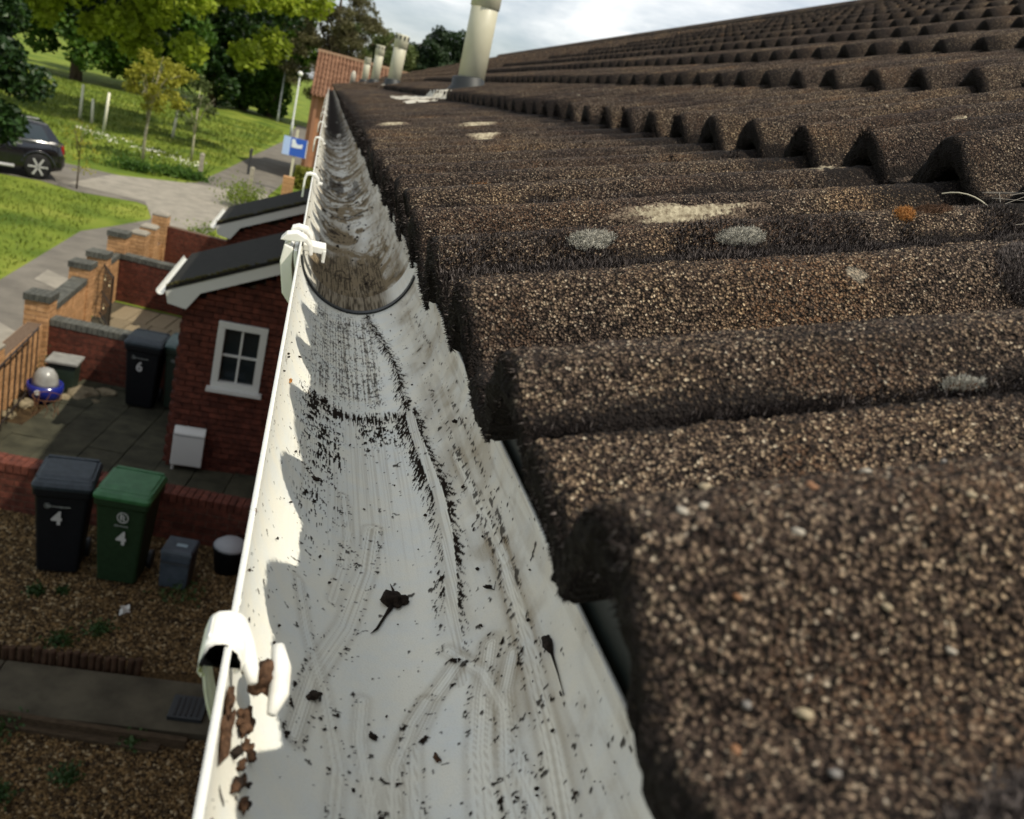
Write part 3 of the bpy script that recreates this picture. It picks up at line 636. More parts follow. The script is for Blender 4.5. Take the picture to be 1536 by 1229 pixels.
def blob(name, x, y, z, r, m, label, cat, group=None, sq=(1, 1, .6), rz=0, seed=0, rough=.35, sub=3, parent=None, kind=None, local=False):
    import bmesh
    bm = bmesh.new(); bmesh.ops.create_icosphere(bm, subdivisions=sub, radius=1.0)
    rg = random.Random(seed); off = Vector((rg.random()*9, rg.random()*9, rg.random()*9))
    from mathutils import noise
    for v in bm.verts:
        f = 1+rough*noise.noise(v.co*1.3+off)*1.6+rough*.5*noise.noise(v.co*3.7+off)
        v.co = Vector((v.co.x*sq[0], v.co.y*sq[1], v.co.z*sq[2]))*f*r
    me = bpy.data.meshes.new(name); bm.to_mesh(me); bm.free(); me.materials.append(m); me.polygons.foreach_set('use_smooth', [True]*len(me.polygons))
    return link(name, me, parent, (x, y, z), (0, 0, rz), label, cat, group, kind, local)
def lichen(x, y, rx, ry, label, surf=surf0, seed=0, m=None, h=.0008, group=None):
    """flat crust following the tile"""
    z0 = float(surf(np.array([x]), np.array([y]))[0]); k = 26; V = [(0, 0, h)]; rg = random.Random(seed)
    ph = [rg.random()*6 for _ in range(4)]
    for i in range(1, 6):
        for j in range(k):
            a = 2*math.pi*j/k; q = i/5*(1+.22*math.sin(3*a+ph[0])+.14*math.sin(5*a+ph[1])+.10*math.sin(9*a+ph[2]))
            V.append((q*rx*math.cos(a), q*ry*math.sin(a), 0))
    V = np.array(V); zz = surf(x+V[:, 0], y+V[:, 1])-z0; V[:, 2] = zz+h*(.9+.5*rng.random(len(V))); V[-k:, 2] = zz[-k:]-.0008
    F = [[0, 1+j, 1+(j+1) % k] for j in range(k)]
    for i in range(4):
        for j in range(k):
            p0, p1 = 1+i*k+j, 1+i*k+(j+1) % k; F += [[p0, p0+k, p1+k], [p0, p1+k, p1]]
    me = mesh_np('lichen_patch', V, None, F, m or M_LICH, True); attr(me, 'edge', np.concatenate([[0], np.repeat(np.arange(1, 6)/5, k)])**1.5*1.1)
    return link('lichen_patch', me, None, (x, y, z0), (0, 0, 0), label, 'lichen', group)
lichen(.224, .524, .050, .0062, 'long cream lichen streak across the third tile from the corner', seed=1, h=.0016)
lichen(.216, 1.236, .024, .020, 'cream lichen blotch beside the row of small tile ends', seed=2, h=.0016)
lichen(.355, .880, .016, .014, 'small pale lichen spot below the second course', seed=3, h=.0016)
lichen(.380, .640, .016, .010, 'pale crust tucked against a tile end of the second course', seed=4, h=.0016)
lichen(.568, 1.016, .020, .015, 'pale lichen on the second course, left of its pair', surf1, 5, h=.0016)
lichen(.615, .991, .024, .013, 'pale lichen on the second course, right of its pair', surf1, 6, h=.0016)
lichen(.546, .724, .020, .008, 'thin pale lichen dash on the second course at far right', surf1, 7, h=.0016)
lichen(.418, .700, .006, .012, 'white lichen speck on the side of a roll of the second course', surf1, 8, h=.0016)
lichen(.250, 1.55, .035, .02, 'faint tan lichen on the first course below the small tile ends', seed=9, h=.0016)
lichen(.12, 1.65, .025, .02, 'tan lichen on the first course close to the gutter', seed=10, h=.0016)
lichen(.30, 2.3, .06, .05, 'broad tan lichen on the first course before the first pipe', seed=11, h=.0016)
# straw stems
def stems(name, pts_list, rad, m, **k):
    mb = MB()
    for pts in pts_list: mb.tube(pts, rad, 5)
    return mb.build(name, m, **k)
x, y = .362, .452
stems('straw', [[(x-.008+.017*a_, y+.012-.034*a_, float(surf0(np.array([x]), np.array([y]))[0])+.006+.012*a_*(1-a_)*2-.008*a_) for a_ in np.linspace(0, 1, 9)]], .0004, M_STRAW, label='single curved pale straw lying over the dark moss at right', cat='straw')
L0 = []
for i in range(26):
    x0 = .375+rng.random()*.04; y0 = .36+rng.random()*.10; a = rng.random()*3.1; l = .010+.018*rng.random(); z = float(surf0(np.array([x0]), np.array([y0]))[0])
    L0.append([(x0-l*math.cos(a), y0-l*math.sin(a), z+.001), (x0, y0, z+.004+.004*rng.random()), (x0+l*math.cos(a), y0+l*math.sin(a), z+.0015)])
stems('dry_roots', L0, .00018, mat('grey_root', (.22, .20, .17), .9), kind='stuff', label='tangle of fine grey roots under a tile end at far right', cat='roots')
# pebbles standing out of the nearest tile
PB = [(.085, .146, .0026), (.0785, .1335, .0024), (.074, .133, .0022), (.092, .105, .0027), (.083, .108, .0020), (.101, .137, .0024), (.115, .141, .0026), (.128, .128, .0021), (.081, .118, .0017), (.093, .125, .0021), (.14, .150, .002), (.108, .115, .002), (.12, .11, .0018), (.09, .092, .002), (.078, .10, .0018)]
tn = TILES.get((0, -1))
pc = [mat('cream_pebble', (.28, .23, .15), .7), mat('white_pebble', (.30, .27, .22), .7), mat('orange_pebble', (.20, .10, .05), .7), mat('grey_pebble', (.15, .14, .13), .7)]
for i, (x, y, r_) in enumerate(PB):
    z = float(surf0(np.array([x]), np.array([y]))[0])+r_*.15
    blob('pebble', x, y, z, r_*.52, pc[[0, 1, 1, 0, 3, 2, 1, 0, 2, 1, 3, 0, 1, 3, 2][i]], None, None, sq=(1.2, .9, .6), rz=i, seed=i, rough=.25, sub=2, parent=roof)

# dirt in the gutter
def gpt(y, deg, lift=.0): 
    a = math.radians(deg); r = GR-.0006-lift; return (GX+r*math.cos(a), y, GZ+r*math.sin(a))
def gutter_clump(y, deg, r, label, seed, sq=(1, 1.2, .5), tail=None, m=None, group=None):
    x, yy, z = gpt(y, deg, r*.15); o = blob('dirt_clump', x, yy, z, r, m or M_DIRT, label, 'dirt clump', group, sq, seed, seed, .5)
    if tail:
        mb = MB()
        for tl in tail: mb.tube([gpt(*p) for p in tl], [r*.30]+[r*.12]*(len(tl)-2)+[.00012], 6)
        mb.build('trail', M_DIRT, o, smooth=True)
    return o
GG = None
gutter_clump(.307, -81, .0046, 'round black mud lump with a tail in the middle of the gutter', 1, (1, 1, .7), [[(.307, -81), (.297, -86), (.288, -90), (.284, -93)], [(.310, -81), (.316, -81), (.321, -82)]])
gutter_clump(.237, -119, .0019, 'small round black crumb beside the lit lip, below the mud lump', 2)
gutter_clump(.237, -19, .0022, 'tall black crumb on the far wall under the nearest tile', 3, (.8, 2.0, .6), [[(.237, -19), (.222, -20), (.212, -21)]])
gutter_clump(.227, -95, .0013, 'black crumb left of centre near the bottom of the picture', 4, (.8, 1.3, .5))
gutter_clump(.217, -73, .0013, 'brown crumb right of centre near the bottom of the picture', 5, (1.3, .7, .5), m=M_BROWN)
gutter_clump(.293, -37, .0015, 'black hooked crumb high on the far wall', 6, (1.2, .6, .5), [[(.293, -37), (.289, -35), (.293, -33)]])
gutter_clump(.262, -60, .0010, 'black crumb between the swirls at the centre of the gutter', 7)
gutter_clump(.52, -117, .0022, 'black crumb at the left end of the scraped band', 8, (.8, 1.4, .5))
gutter_clump(.40, -121, .0018, 'black crumb by the shadow tip on the left wall', 9, (1.3, .7, .5))
gutter_clump(.452, -24, .0018, 'black crumb high on the far wall below the second block', 10, (1, 1, .5))
V = []; F = []; nb = 0
import bmesh as _bm
bm = _bm.new(); _bm.ops.create_icosphere(bm, subdivisions=1, radius=1.0); iv = np.array([v.co[:] for v in bm.verts]); it = np.array([[v.index for v in f.verts] for f in bm.faces]); bm.free()
for i in range(430):
    y = math.exp(rng.uniform(math.log(.13), math.log(3.5))); deg = rng.uniform(-172, -8); r_ = .00022+.0007*rng.random()**3
    if y > .85: r_ *= 2.4; deg = -90+40*rng.normal()
    p = np.array(gpt(y, max(-175, min(-5, deg)), r_*.2)); V.append(iv*r_*(.6+.8*rng.random((1, 3)))*(1+.3*rng.normal(size=(len(iv), 1)))+p); F.append(it+nb); nb += len(iv)
link('gutter_grit', mesh_np('gutter_grit', np.concatenate(V), None, np.concatenate(F), M_DIRT), kind='stuff', label='scattered black grit stuck to the inside of the white gutter', cat='grit')
# mould packed round the near bracket and down the lip
mm = [(.192, -158, .0050, (.9, 1.1, .8)), (.184, -154, .0036, (.7, 1.5, .7)), (.177, -152, .0022, (.6, 1.3, .5))]
x, y, z = .0098, .200, GZ-.0125
mo = blob('leaf_mould', x, y, z, .0046, M_BROWN, 'brown leaf mould packed between the fingers of the near bracket', 'leaf mould', sq=(.85, 1.1, .8), seed=3, rough=.55)
for i, (yy, dg, r_, sq) in enumerate([(.195, -154, .0030, (.7, 1.6, .7)), (.188, -152, .0017, (.6, 1.3, .5))]): blob('crumb', *gpt(yy, dg, .001), r_, M_BROWN, None, None, sq=sq, seed=20+i, rough=.5, parent=mo)
x, y, z = gpt(.176, -170, .0005)
for i in range(16): blob('crumb', *gpt(.200-.03*rng.random(), -158+12*rng.random(), .0006), .0006+.0011*rng.random(), M_BROWN if i % 3 else M_DIRT, None, None, sq=(.8, 1.2, .7), seed=80+i, rough=.6, sub=2, parent=mo)
m2 = blob('leaf_mould', x, y, z, .0032, M_BROWN, 'dark brown streak of leaf mould on the lip below the bracket', 'leaf mould', sq=(.45, 2.2, 1.0), seed=5, rough=.6)
blob('crumb', *gpt(.183, -173, .0005), .0025, M_BROWN, None, None, sq=(.4, 1.8, .9), seed=25, rough=.6, parent=m2)
for i, (yy, dg, r_, lab) in enumerate([(.148, -168, .0014, 'reddish leaf scrap on the lip at the bottom of the picture'), (.172, -147, .0010, 'thin russet scrap inside the bracket shadow'), (.485, -152, .0016, 'yellowish leaf scrap on the lit wall before the union')]):
    blob('leaf_scrap', *gpt(yy, dg, .0003), r_, M_BROWN if i < 2 else M_ORANGE, lab, 'leaf scrap', sq=(.5, 2.0, .5), seed=40+i, rough=.6)
blob('leaf_scrap', GX-.053, .268, GZ+.0015, .0013, M_BROWN, 'brown crumb sitting on the rim above the bracket', 'leaf scrap', sq=(1, 1, 1), seed=50, rough=.6)

# ------------------------------------------------------------------ pipes through the roof
def roofz(x): return NZ1+(x-NX1)*math.tan(R(22))-.02
def vent_pipe(x, y, h, lean, lab, n=28):
    zb = roofz(x)-.03; r = .0545
    m = MB().lathe([(r, 0), (r, h), (r-.004, h), (r-.004, h-.03)], n=n)
    o = link('vent_pipe', m.mesh('vent_pipe', M_PIPE, True), house, (x, y, zb), (lean[0], lean[1], 0), label=lab)
    c = MB().lathe([(r+.0005, h*.76), (r+.004, h*.765), (r+.004, h*.985), (r+.001, h)], n=n); link('cap', c.mesh('cap', M_PIPE, True), o, local=True)
    s_ = MB()
    for k in range(10): a = 2*math.pi*k/10; s_.box(((r+.0045)*math.cos(a), (r+.0045)*math.sin(a), h*.945), (.006, .014, h*.07), a)
    link('cap_slots', s_.mesh('cap_slots', M_RUBBER), o, local=True)
    f = MB().lathe([(.105, -.005), (.092, .03), (.068, .055), (.064, .085), (.056, .09)], n=n)
    link('rubber_collar', f.mesh('rubber_collar', M_RUBBER, True), o, rot=(0, -R(8), 0), local=True)
    return o
vent_pipe(.545, 3.72, .46, (0, -R(1.2)), 'tall cream pipe nearest the viewer with black rubber collar')
vent_pipe(.520, 8.0, .45, (0, R(.8)), 'second cream vent pipe with slotted cap')
vent_pipe(.545, 12.0, .50, (0, R(.3)), None)
vent_pipe(.560, 16.0, .44, (0, 0), None)
def flashing(y, w0, w1, d0=.2, d1=.3):
    """lead apron dressed over the first course below a pipe"""
    nu, nv = 40, 12; U, V_ = np.meshgrid(np.linspace(-1, 1, nu), np.linspace(0, 1, nv))
    xx = .545-.10-d0*V_*(1+.25*fbm(U*3+y, V_*2, 3)); yy = y+U*(w0+(w1-w0)*V_)
    base_ = np.where(xx > NX1, surf1(xx, yy), surf0(xx, yy)); zz = base_*.7+.3*np.where(xx > NX1, NZ1+(xx-NX1)*math.tan(R(19.5)), NZ0+(xx-NX0)*math.tan(R(15.5)))+.004
    top = np.stack([xx, yy, zz], -1).reshape(-1, 3); bot = top-[0, 0, .004]; q = grid_quads(nv, nu)
    rim = []; 
    return link('flashing', mesh_np('flashing', np.concatenate([top, bot]), np.concatenate([q, q[:, ::-1]+len(top)]), None, M_LEAD, True), house)
flashing(3.62, .20, .62, .16); flashing(8.0, .2, .5, .18); flashing(12, .2, .5, .18)
# far white stub
vp = MB().lathe([(.05, 0), (.05, .18), (.02, .24)], n=14); link('vent_stub', vp.mesh('vent_stub', M_LEAD, True), house, (.42, 18.4, roofz(.42)))

# ================================================================== the ground
def sheet(name, poly, z, m, kind='structure', thick=0.0, **k):
    """flat polygon in the ground plane; with 'thick' it is a slab"""
    n = len(poly)
    if thick:
        V = [(x, y, z) for x, y in poly]+[(x, y, z-thick) for x, y in poly]
        F = [tuple(range(n)), tuple(range(n, 2*n))[::-1]]+[(i, n+i, n+(i+1) % n, (i+1) % n) for i in range(n)]
    else: V = [(x, y, z) for x, y in poly]; F = [tuple(range(n))]
    me = bpy.data.meshes.new(name); me.from_pydata(V, [], F); me.materials.append(m)
    import bmesh
    bm = bmesh.new(); bm.from_mesh(me); bmesh.ops.recalc_face_normals(bm, faces=bm.faces); bm.to_mesh(me); bm.free()
    return link(name, me, kind=kind, **k)
M_LAWN = noisy('lawn_grass', (.060, .100, .014), (.135, .180, .024), .35, .95, .1, c2=(.23, .25, .045), world=True, detail=9, bump=.7, bscale=30, bdist=.04, lo=.36, hi=.68)
M_TARMAC = noisy('worn_tarmac', (.115, .105, .09), (.17, .155, .13), 1.4, .95, .15, world=True, bump=.4, bscale=90, detail=8)
M_CONC = noisy('pale_concrete', (.19, .175, .145), (.28, .255, .21), 2.2, .93, .2, world=True, bump=.4, bscale=60, detail=8)
M_CONC2 = noisy('damp_concrete', (.040, .035, .023), (.075, .066, .044), 3.2, .93, .2, world=True, bump=.5, bscale=60, detail=8)
M_SLAB = noisy('mossy_paving_slab', (.028, .028, .018), (.055, .053, .034), 4.5, .93, .2, world=True, bump=.5, bscale=50, detail=7, rand=.16)
M_SOIL = noisy('garden_soil', (.030, .020, .011), (.07, .046, .022), 5, .97, .1, world=True, bump=.8, bscale=60, detail=8)
M_GRAV = noisy('golden_gravel_bed', (.03, .018, .007), (.10, .062, .024), 45, .95, .15, world=True, bump=1.0, bscale=90, bdist=.02, detail=3)
lawn = link('ground', mesh_np('ground', [(x, y, 0 if y < 600 else 0) for x in (-900, 900) for y in (-300, 1500)], [[0, 2, 3, 1]], None, M_LAWN), kind='structure')
sheet('lane', [(-3.45, 10.5), (-3.5, 22.6), (-3.1, 24), (-2.2, 30), (-1.5, 40), (-.9, 52), (-.6, 70), (-.5, 95), (-2.4, 95), (-2.5, 70), (-3.4, 54), (-3.95, 43.5), (-4.35, 37), (-5.2, 35.2), (-6.7, 34.4), (-9.2, 34.6), (-22, 37), (-22, 28.6), (-9.2, 29.5), (-8.0, 29.8), (-6.8, 29.2), (-5.2, 29.6), (-4.35, 29.0), (-4.35, 27.0), (-4.85, 25.2), (-5.35, 23.6), (-5.35, 17), (-5.3, 10.5)], .008, M_TARMAC)
sheet('pavement_patch', [(-3.6, 13.2), (-5.2, 14.6), (-5.2, 15.9), (-3.6, 14.3)], .014, M_CONC)
sheet('pavement_patch', [(-3.6, 17.2), (-4.9, 18.3), (-4.9, 19.2), (-3.6, 18.1)], .014, M_CONC)
sheet('crossing', [(-4.3, 27.2), (-3.3, 26.4), (-1.9, 31), (-1.6, 37.8), (-4.2, 36.6), (-6.9, 34.2), (-7.4, 30.4), (-5.0, 30.0)], .012, M_CONC)
sheet('garden_bed', [(-3.4, 2), (.1, 2), (.1, 9.0), (-3.4, 9.5)], .010, M_GRAV)
sheet('patio', [(-3.4, 9.4), (.1, 8.9), (.1, 12.9), (-3.4, 13.35)], .010, M_SOIL)
sheet('yard', [(-3.45, 13.3), (.1, 12.9), (.1, 26.5), (-3.3, 26.0)], .010, M_CONC2)
sheet('front_lawn', [(-3.3, 17.7), (.1, 17.0), (.1, 26), (-3.2, 26)], .016, M_LAWN)

# paving slabs of the patio, one by one
pat = link('paving', None, None, (-1.4, 11, 0), kind='structure')
ca, sa = math.cos(R(-7)), math.sin(R(-7))
slab = MB().box((0, 0, 0), (.442, .592, .05)).mesh('slab', M_SLAB, bevel=.006)
rs = random.Random(4)
for i in range(-1, 7):
    for j in range(6):
        lx, ly = -3.3+i*.45+.35, j*.60+(.3 if i % 2 else 0)
        x = lx*ca-ly*sa; y = 9.62+lx*sa+ly*ca-.0
        x = x+(-.0); 
        if x > -.05 or x < -2.9 and ly > 1.2: continue
        link('slab', slab, pat, (x, y, .022+rs.uniform(-.004, .004)), (rs.uniform(-.01, .01), rs.uniform(-.01, .01), R(-7)+rs.uniform(-.01, .01)))
# timber boards in the yard of the second garden
# the path with its kerb
cp = link('garden_path', None, None, (-1, 6.1, 0), kind='structure')
for i in range(2):
    x0 = -3.9+i*2.15
    MB().box((x0+1.07, 6.13-.075*(x0+1.07+1.0), .03), (2.146, .60, .07), R(-4.3)).build('path_slab', M_CONC2, cp, bevel=.008)
M_SLEEP = noisy('rotten_timber', (.035, .026, .016), (.09, .065, .04), 12, .95, .1, stretch=(1, 14, 14), bump=.8, bscale=40)
tb = thing('timber_edging', (-1.2, 5.7, 0), 'weathered brown timber board along the near side of the garden path', 'timber edging')
MB().box((-1.95, 5.90, .05), (1.6, .05, .10), R(-9)).build('board', M_SLEEP, tb, bevel=.004)
MB().box((-.70, 5.72, .05), (.95, .05, .10), R(-7)).build('board', M_SLEEP, tb, bevel=.004)
MB().box((-1.55, 5.80, .025), (2.3, .09, .05), R(-9)).build('rail', M_SLEEP, tb, bevel=.004)
# log roll edging
lr = thing('log_edging', (-1.8, 6.5, 0), 'low dark log-roll edging between gravel and garden path', 'edging')
M_LOG = noisy('dark_log', (.030, .018, .011), (.075, .045, .028), 25, .95, .1, stretch=(1, 1, .2), bump=.6, bscale=60)
lg = MB().lathe([(.030, 0), (.030, .15), (.024, .163)], n=8).mesh('log', M_LOG)
for i in range(36):
    x = -.74-i*.060; link('log', lg, lr, (x, 6.50+(x+.74)*-.045, rs.uniform(-.012, .008)), (rs.uniform(-.05, .05), rs.uniform(-.05, .05), i))
# drain cover
dc = thing('drain_cover', (-.30, 6.02, 0), 'square black drain cover set at the end of the garden path', 'drain cover')
MB().box((-.27, 6.03, .05), (.27, .27, .10), R(-5)).build('frame', M_RUBBER, dc, bevel=.006)
for i in range(5): MB().box((-.27+(i-2)*.042, 6.03, .103), (.016, .21, .008), R(-5)).build('bar', mat('iron', (.012, .012, .012), .6), dc)

# ------------------------------------------------------------------ brickwork
M_BRICK = noisy('red_brick', (.050, .017, .012), (.130, .040, .025), 16, .9, .2, bump=.4, bscale=120, bdist=.003, rand=.25, world=True)
M_BUFF = noisy('orange_brick', (.33, .175, .075), (.48, .28, .14), 16, .9, .2, bump=.4, bscale=120, bdist=.003, rand=.18, world=True)
M_BLUE = noisy('blue_grey_coping_brick', (.050, .052, .046), (.10, .10, .085), 14, .85, .25, bump=.4, bscale=120, bdist=.003, rand=.2, world=True)
M_MORT = noisy('mortar', (.09, .06, .042), (.14, .10, .07), 30, .95, .1, world=True)
BR = {}
def brick_mesh(m, d):
    k = (m.name, d)
    if k not in BR: BR[k] = MB().box((0, 0, 0), (d[0]-.010, d[1], d[2]-.010)).mesh('brick', m, bevel=.0)
    return BR[k]
def brick_wall(name, p0, p1, z0, h, label, mt=M_BRICK, th=.215, cope=None, mort=M_MORT, group=None, single=True, cat='brick wall', bl=.225, capm=None):
    """stretcher-bond wall between two ground points with brick-on-edge coping"""
    p0, p1 = Vector((*p0, 0)), Vector((*p1, 0)); d = p1-p0; Lg = d.length; rz = math.atan2(d.y, d.x)
    o = thing(name, ((p0+p1)/2)+Vector((0, 0, z0)), label, cat, group)
    hc = .10 if cope else 0
    MB().box(((p0+p1)/2)+Vector((0, 0, z0+(h-hc)/2)), (Lg-.02, th-.012, h-hc), rz).build('core', mort, o)
    rows = int(round((h-hc)/.075)); ch = (h-hc)/rows; n = int(round(Lg/bl)); bw = Lg/n; acc = MB(); r = random.Random(len(name)+int(h*100))
    bm_ = brick_mesh(mt, (round(bw, 3), th, round(ch, 4)))
    for j in range(rows):
        xs = [(i*bw+bw/2+(bw/2 if j % 2 else 0)) for i in range(n-(j % 2))]
        for x in xs:
            pos = p0+d.normalized()*x+Vector((0, 0, z0+(j+.5)*ch))+Vector((r.uniform(-.0015, .0015), r.uniform(-.002, .002), 0))
            if single: link('brick', bm_, o, pos, (0, 0, rz))
            else: acc.box(pos, (bw-.010, th, ch-.010), rz)
        if j % 2:
            for x in (bw/4-.001, Lg-bw/4+.001):
                pos = p0+d.normalized()*x+Vector((0, 0, z0+(j+.5)*ch)); acc.box(pos, (bw/2-.010, th, ch-.010), rz)
    if acc.v: acc.build('bricks' if not single else 'half_bricks', mt, o, kind='stuff')
    if cope:
        n2 = int(round(Lg/.075)); w2 = Lg/n2; cm = MB().box((0, 0, 0), (w2-.008, th+.02, .098)).mesh('coping_brick', cope, bevel=.004)
        for i in range(n2):
            pos = p0+d.normalized()*(i+.5)*w2+Vector((0, 0, z0+h-hc/2+r.uniform(-.002, .002)))
            link('coping_brick', cm, o, pos, (0, 0, rz+r.uniform(-.01, .01)))
    return o
brick_wall('brick_wall', (-3.35, 9.22), (.08, 8.78), 0, .56, 'low red brick wall behind the bins numbered 4', cope=M_BRICK)
brick_wall('brick_wall', (-3.35, 13.33), (-.1, 12.90), 0, .86, 'red brick wall with grey coping behind the bins numbered 6', cope=M_BLUE, th=.24)
brick_wall('brick_wall', (-3.38, 17.95), (-.1, 17.25), 0, .95, 'farther red brick wall with grey coping behind the paved yard', cope=M_BLUE, th=.24)
brick_wall('brick_wall', (-3.15, 21.4), (-.1, 20.7), 0, 1.0, 'farthest dividing wall of plain red-brown brick', th=.2, single=False)
brick_wall('brick_wall', (-3.45, 13.5), (-3.45, 15.5), 0, .95, 'sunlit orange front wall between the corner pier and the gate', mt=M_BUFF, cope=M_BLUE, th=.22)
brick_wall('brick_wall', (-3.45, 16.85), (-3.42, 17.8), 0, .95, 'short sunlit orange front wall beyond the gate', mt=M_BUFF, cope=M_BLUE, th=.22)
brick_wall('brick_wall', (-3.42, 9.2), (-3.45, 13.1), 0, .80, 'sunlit pale orange front wall at the left edge below the corner pier', mt=M_BUFF, th=.2)
brick_wall('brick_wall', (-3.3, 18.2), (-3.18, 21.2), 0, .62, 'low front wall carrying the three far piers', mt=M_BUFF, single=False, th=.2)
def pier(x, y, h, label, capped=True, mt=M_BUFF, w=.33):
    o = thing('brick_pier', (x, y, 0), label, 'brick pier', 'brick piers along the front boundary')
    hb = h-(.10 if capped else 0); rows = int(round(hb/.075)); ch = hb/rows
    MB().box((x, y, hb/2), (w-.012, w-.012, hb), R(-4)).build('core', M_MORT, o)
    for j in range(rows):
        for s_ in (-1, 1):
            a = R(-4)+(math.pi/2 if j % 2 else 0)
            link('brick', brick_mesh(mt, (w+.008, round(w/2-.008, 3), round(ch, 4))), o, (x-s_*math.sin(a)*w/4, y+s_*math.cos(a)*w/4, (j+.5)*ch), (0, 0, a))
    if capped:
        for i in range(5):
            link('cap_brick', brick_mesh(M_BLUE, (.075, w+.04, .105)), o, (x+(i-2)*.073, y, hb+.05), (0, 0, R(-4)))
    else:
        MB().lathe([(w*.72, 0), (w*.72, .03), (w*.5, .07), (.02, .09)], n=4).build('cap', M_CONC, o, loc=(x, y, hb), rot=(0, 0, R(41)))
    return o
pier(-3.45, 13.31, 1.20, 'orange brick corner pier where the near coped wall starts')
pier(-3.46, 15.64, 1.20, 'orange brick gate pier with grey cap nearer the corner pier')
pier(-3.44, 16.70, 1.18, 'orange brick gate pier with grey cap on the far side of the gate')
pier(-3.39, 18.0, 1.35, 'tallest orange brick pier at the end of the farther coped wall')
pier(-3.24, 19.24, 1.12, 'nearest of the three pale piers with flat caps', False)
pier(-3.20, 20.1, 1.12, 'middle one of the three pale piers with flat caps', False)
pier(-3.17, 21.3, 1.22, 'farthest and tallest of the three pale piers with flat caps', False)
pier(-3.42, 11.0, 1.05, 'pale brick pier cut by the left edge of the picture', False)
# iron gate, standing open into the yard
M_IRON = mat('black_iron', (.018, .014, .012), .5, .5)
gt = thing('iron_gate', (-3.3, 16.6, 0), 'black iron gate with ring ornaments standing open beside the pier', 'gate')
gp0, gp1 = Vector((-3.32, 16.55, 0)), Vector((-2.98, 15.72, 0)); gd = gp1-gp0
for z in (.10, .50, .98): MB().tube([gp0+Vector((0, 0, z)), gp1+Vector((0, 0, z))], .012, 6).build('rail', M_IRON, gt)
for i in range(10):
    p = gp0+gd*i/9; MB().tube([p+Vector((0, 0, .05)), p+Vector((0, 0, 1.02))], .013 if i in (0, 9) else .008, 6).build('bar', M_IRON, gt)
for z, i in ((.80, 2), (.80, 6), (.30, 3)):
    p = gp0+gd*(i/9+.05); MB().tube([p+Vector((0.05*math.cos(a)*gd.normalized().x, .05*math.cos(a)*gd.normalized().y, z+.05*math.sin(a))) for a in np.linspace(0, 2*math.pi, 13)], .008, 6, False).build('ring', mat('brass', (.5, .42, .25), .4, .5, .6), gt)
# railings at the left edge
rg_ = thing('railing', (-3.15, 10.8, 0), 'thin dark metal railing in front of the pale wall at the left edge', 'railing')
for z in (.95, .15): MB().tube([(-3.12, 9.6, z), (-3.22, 12.4, z)], .013, 6).build('rail', M_IRON, rg_)
for i in range(12): y = 9.65+i*.25; x = -3.12-.1*(y-9.6)/2.8; MB().tube([(x, y, .02), (x, y, .97)], .009, 6).build('bar', M_IRON, rg_)
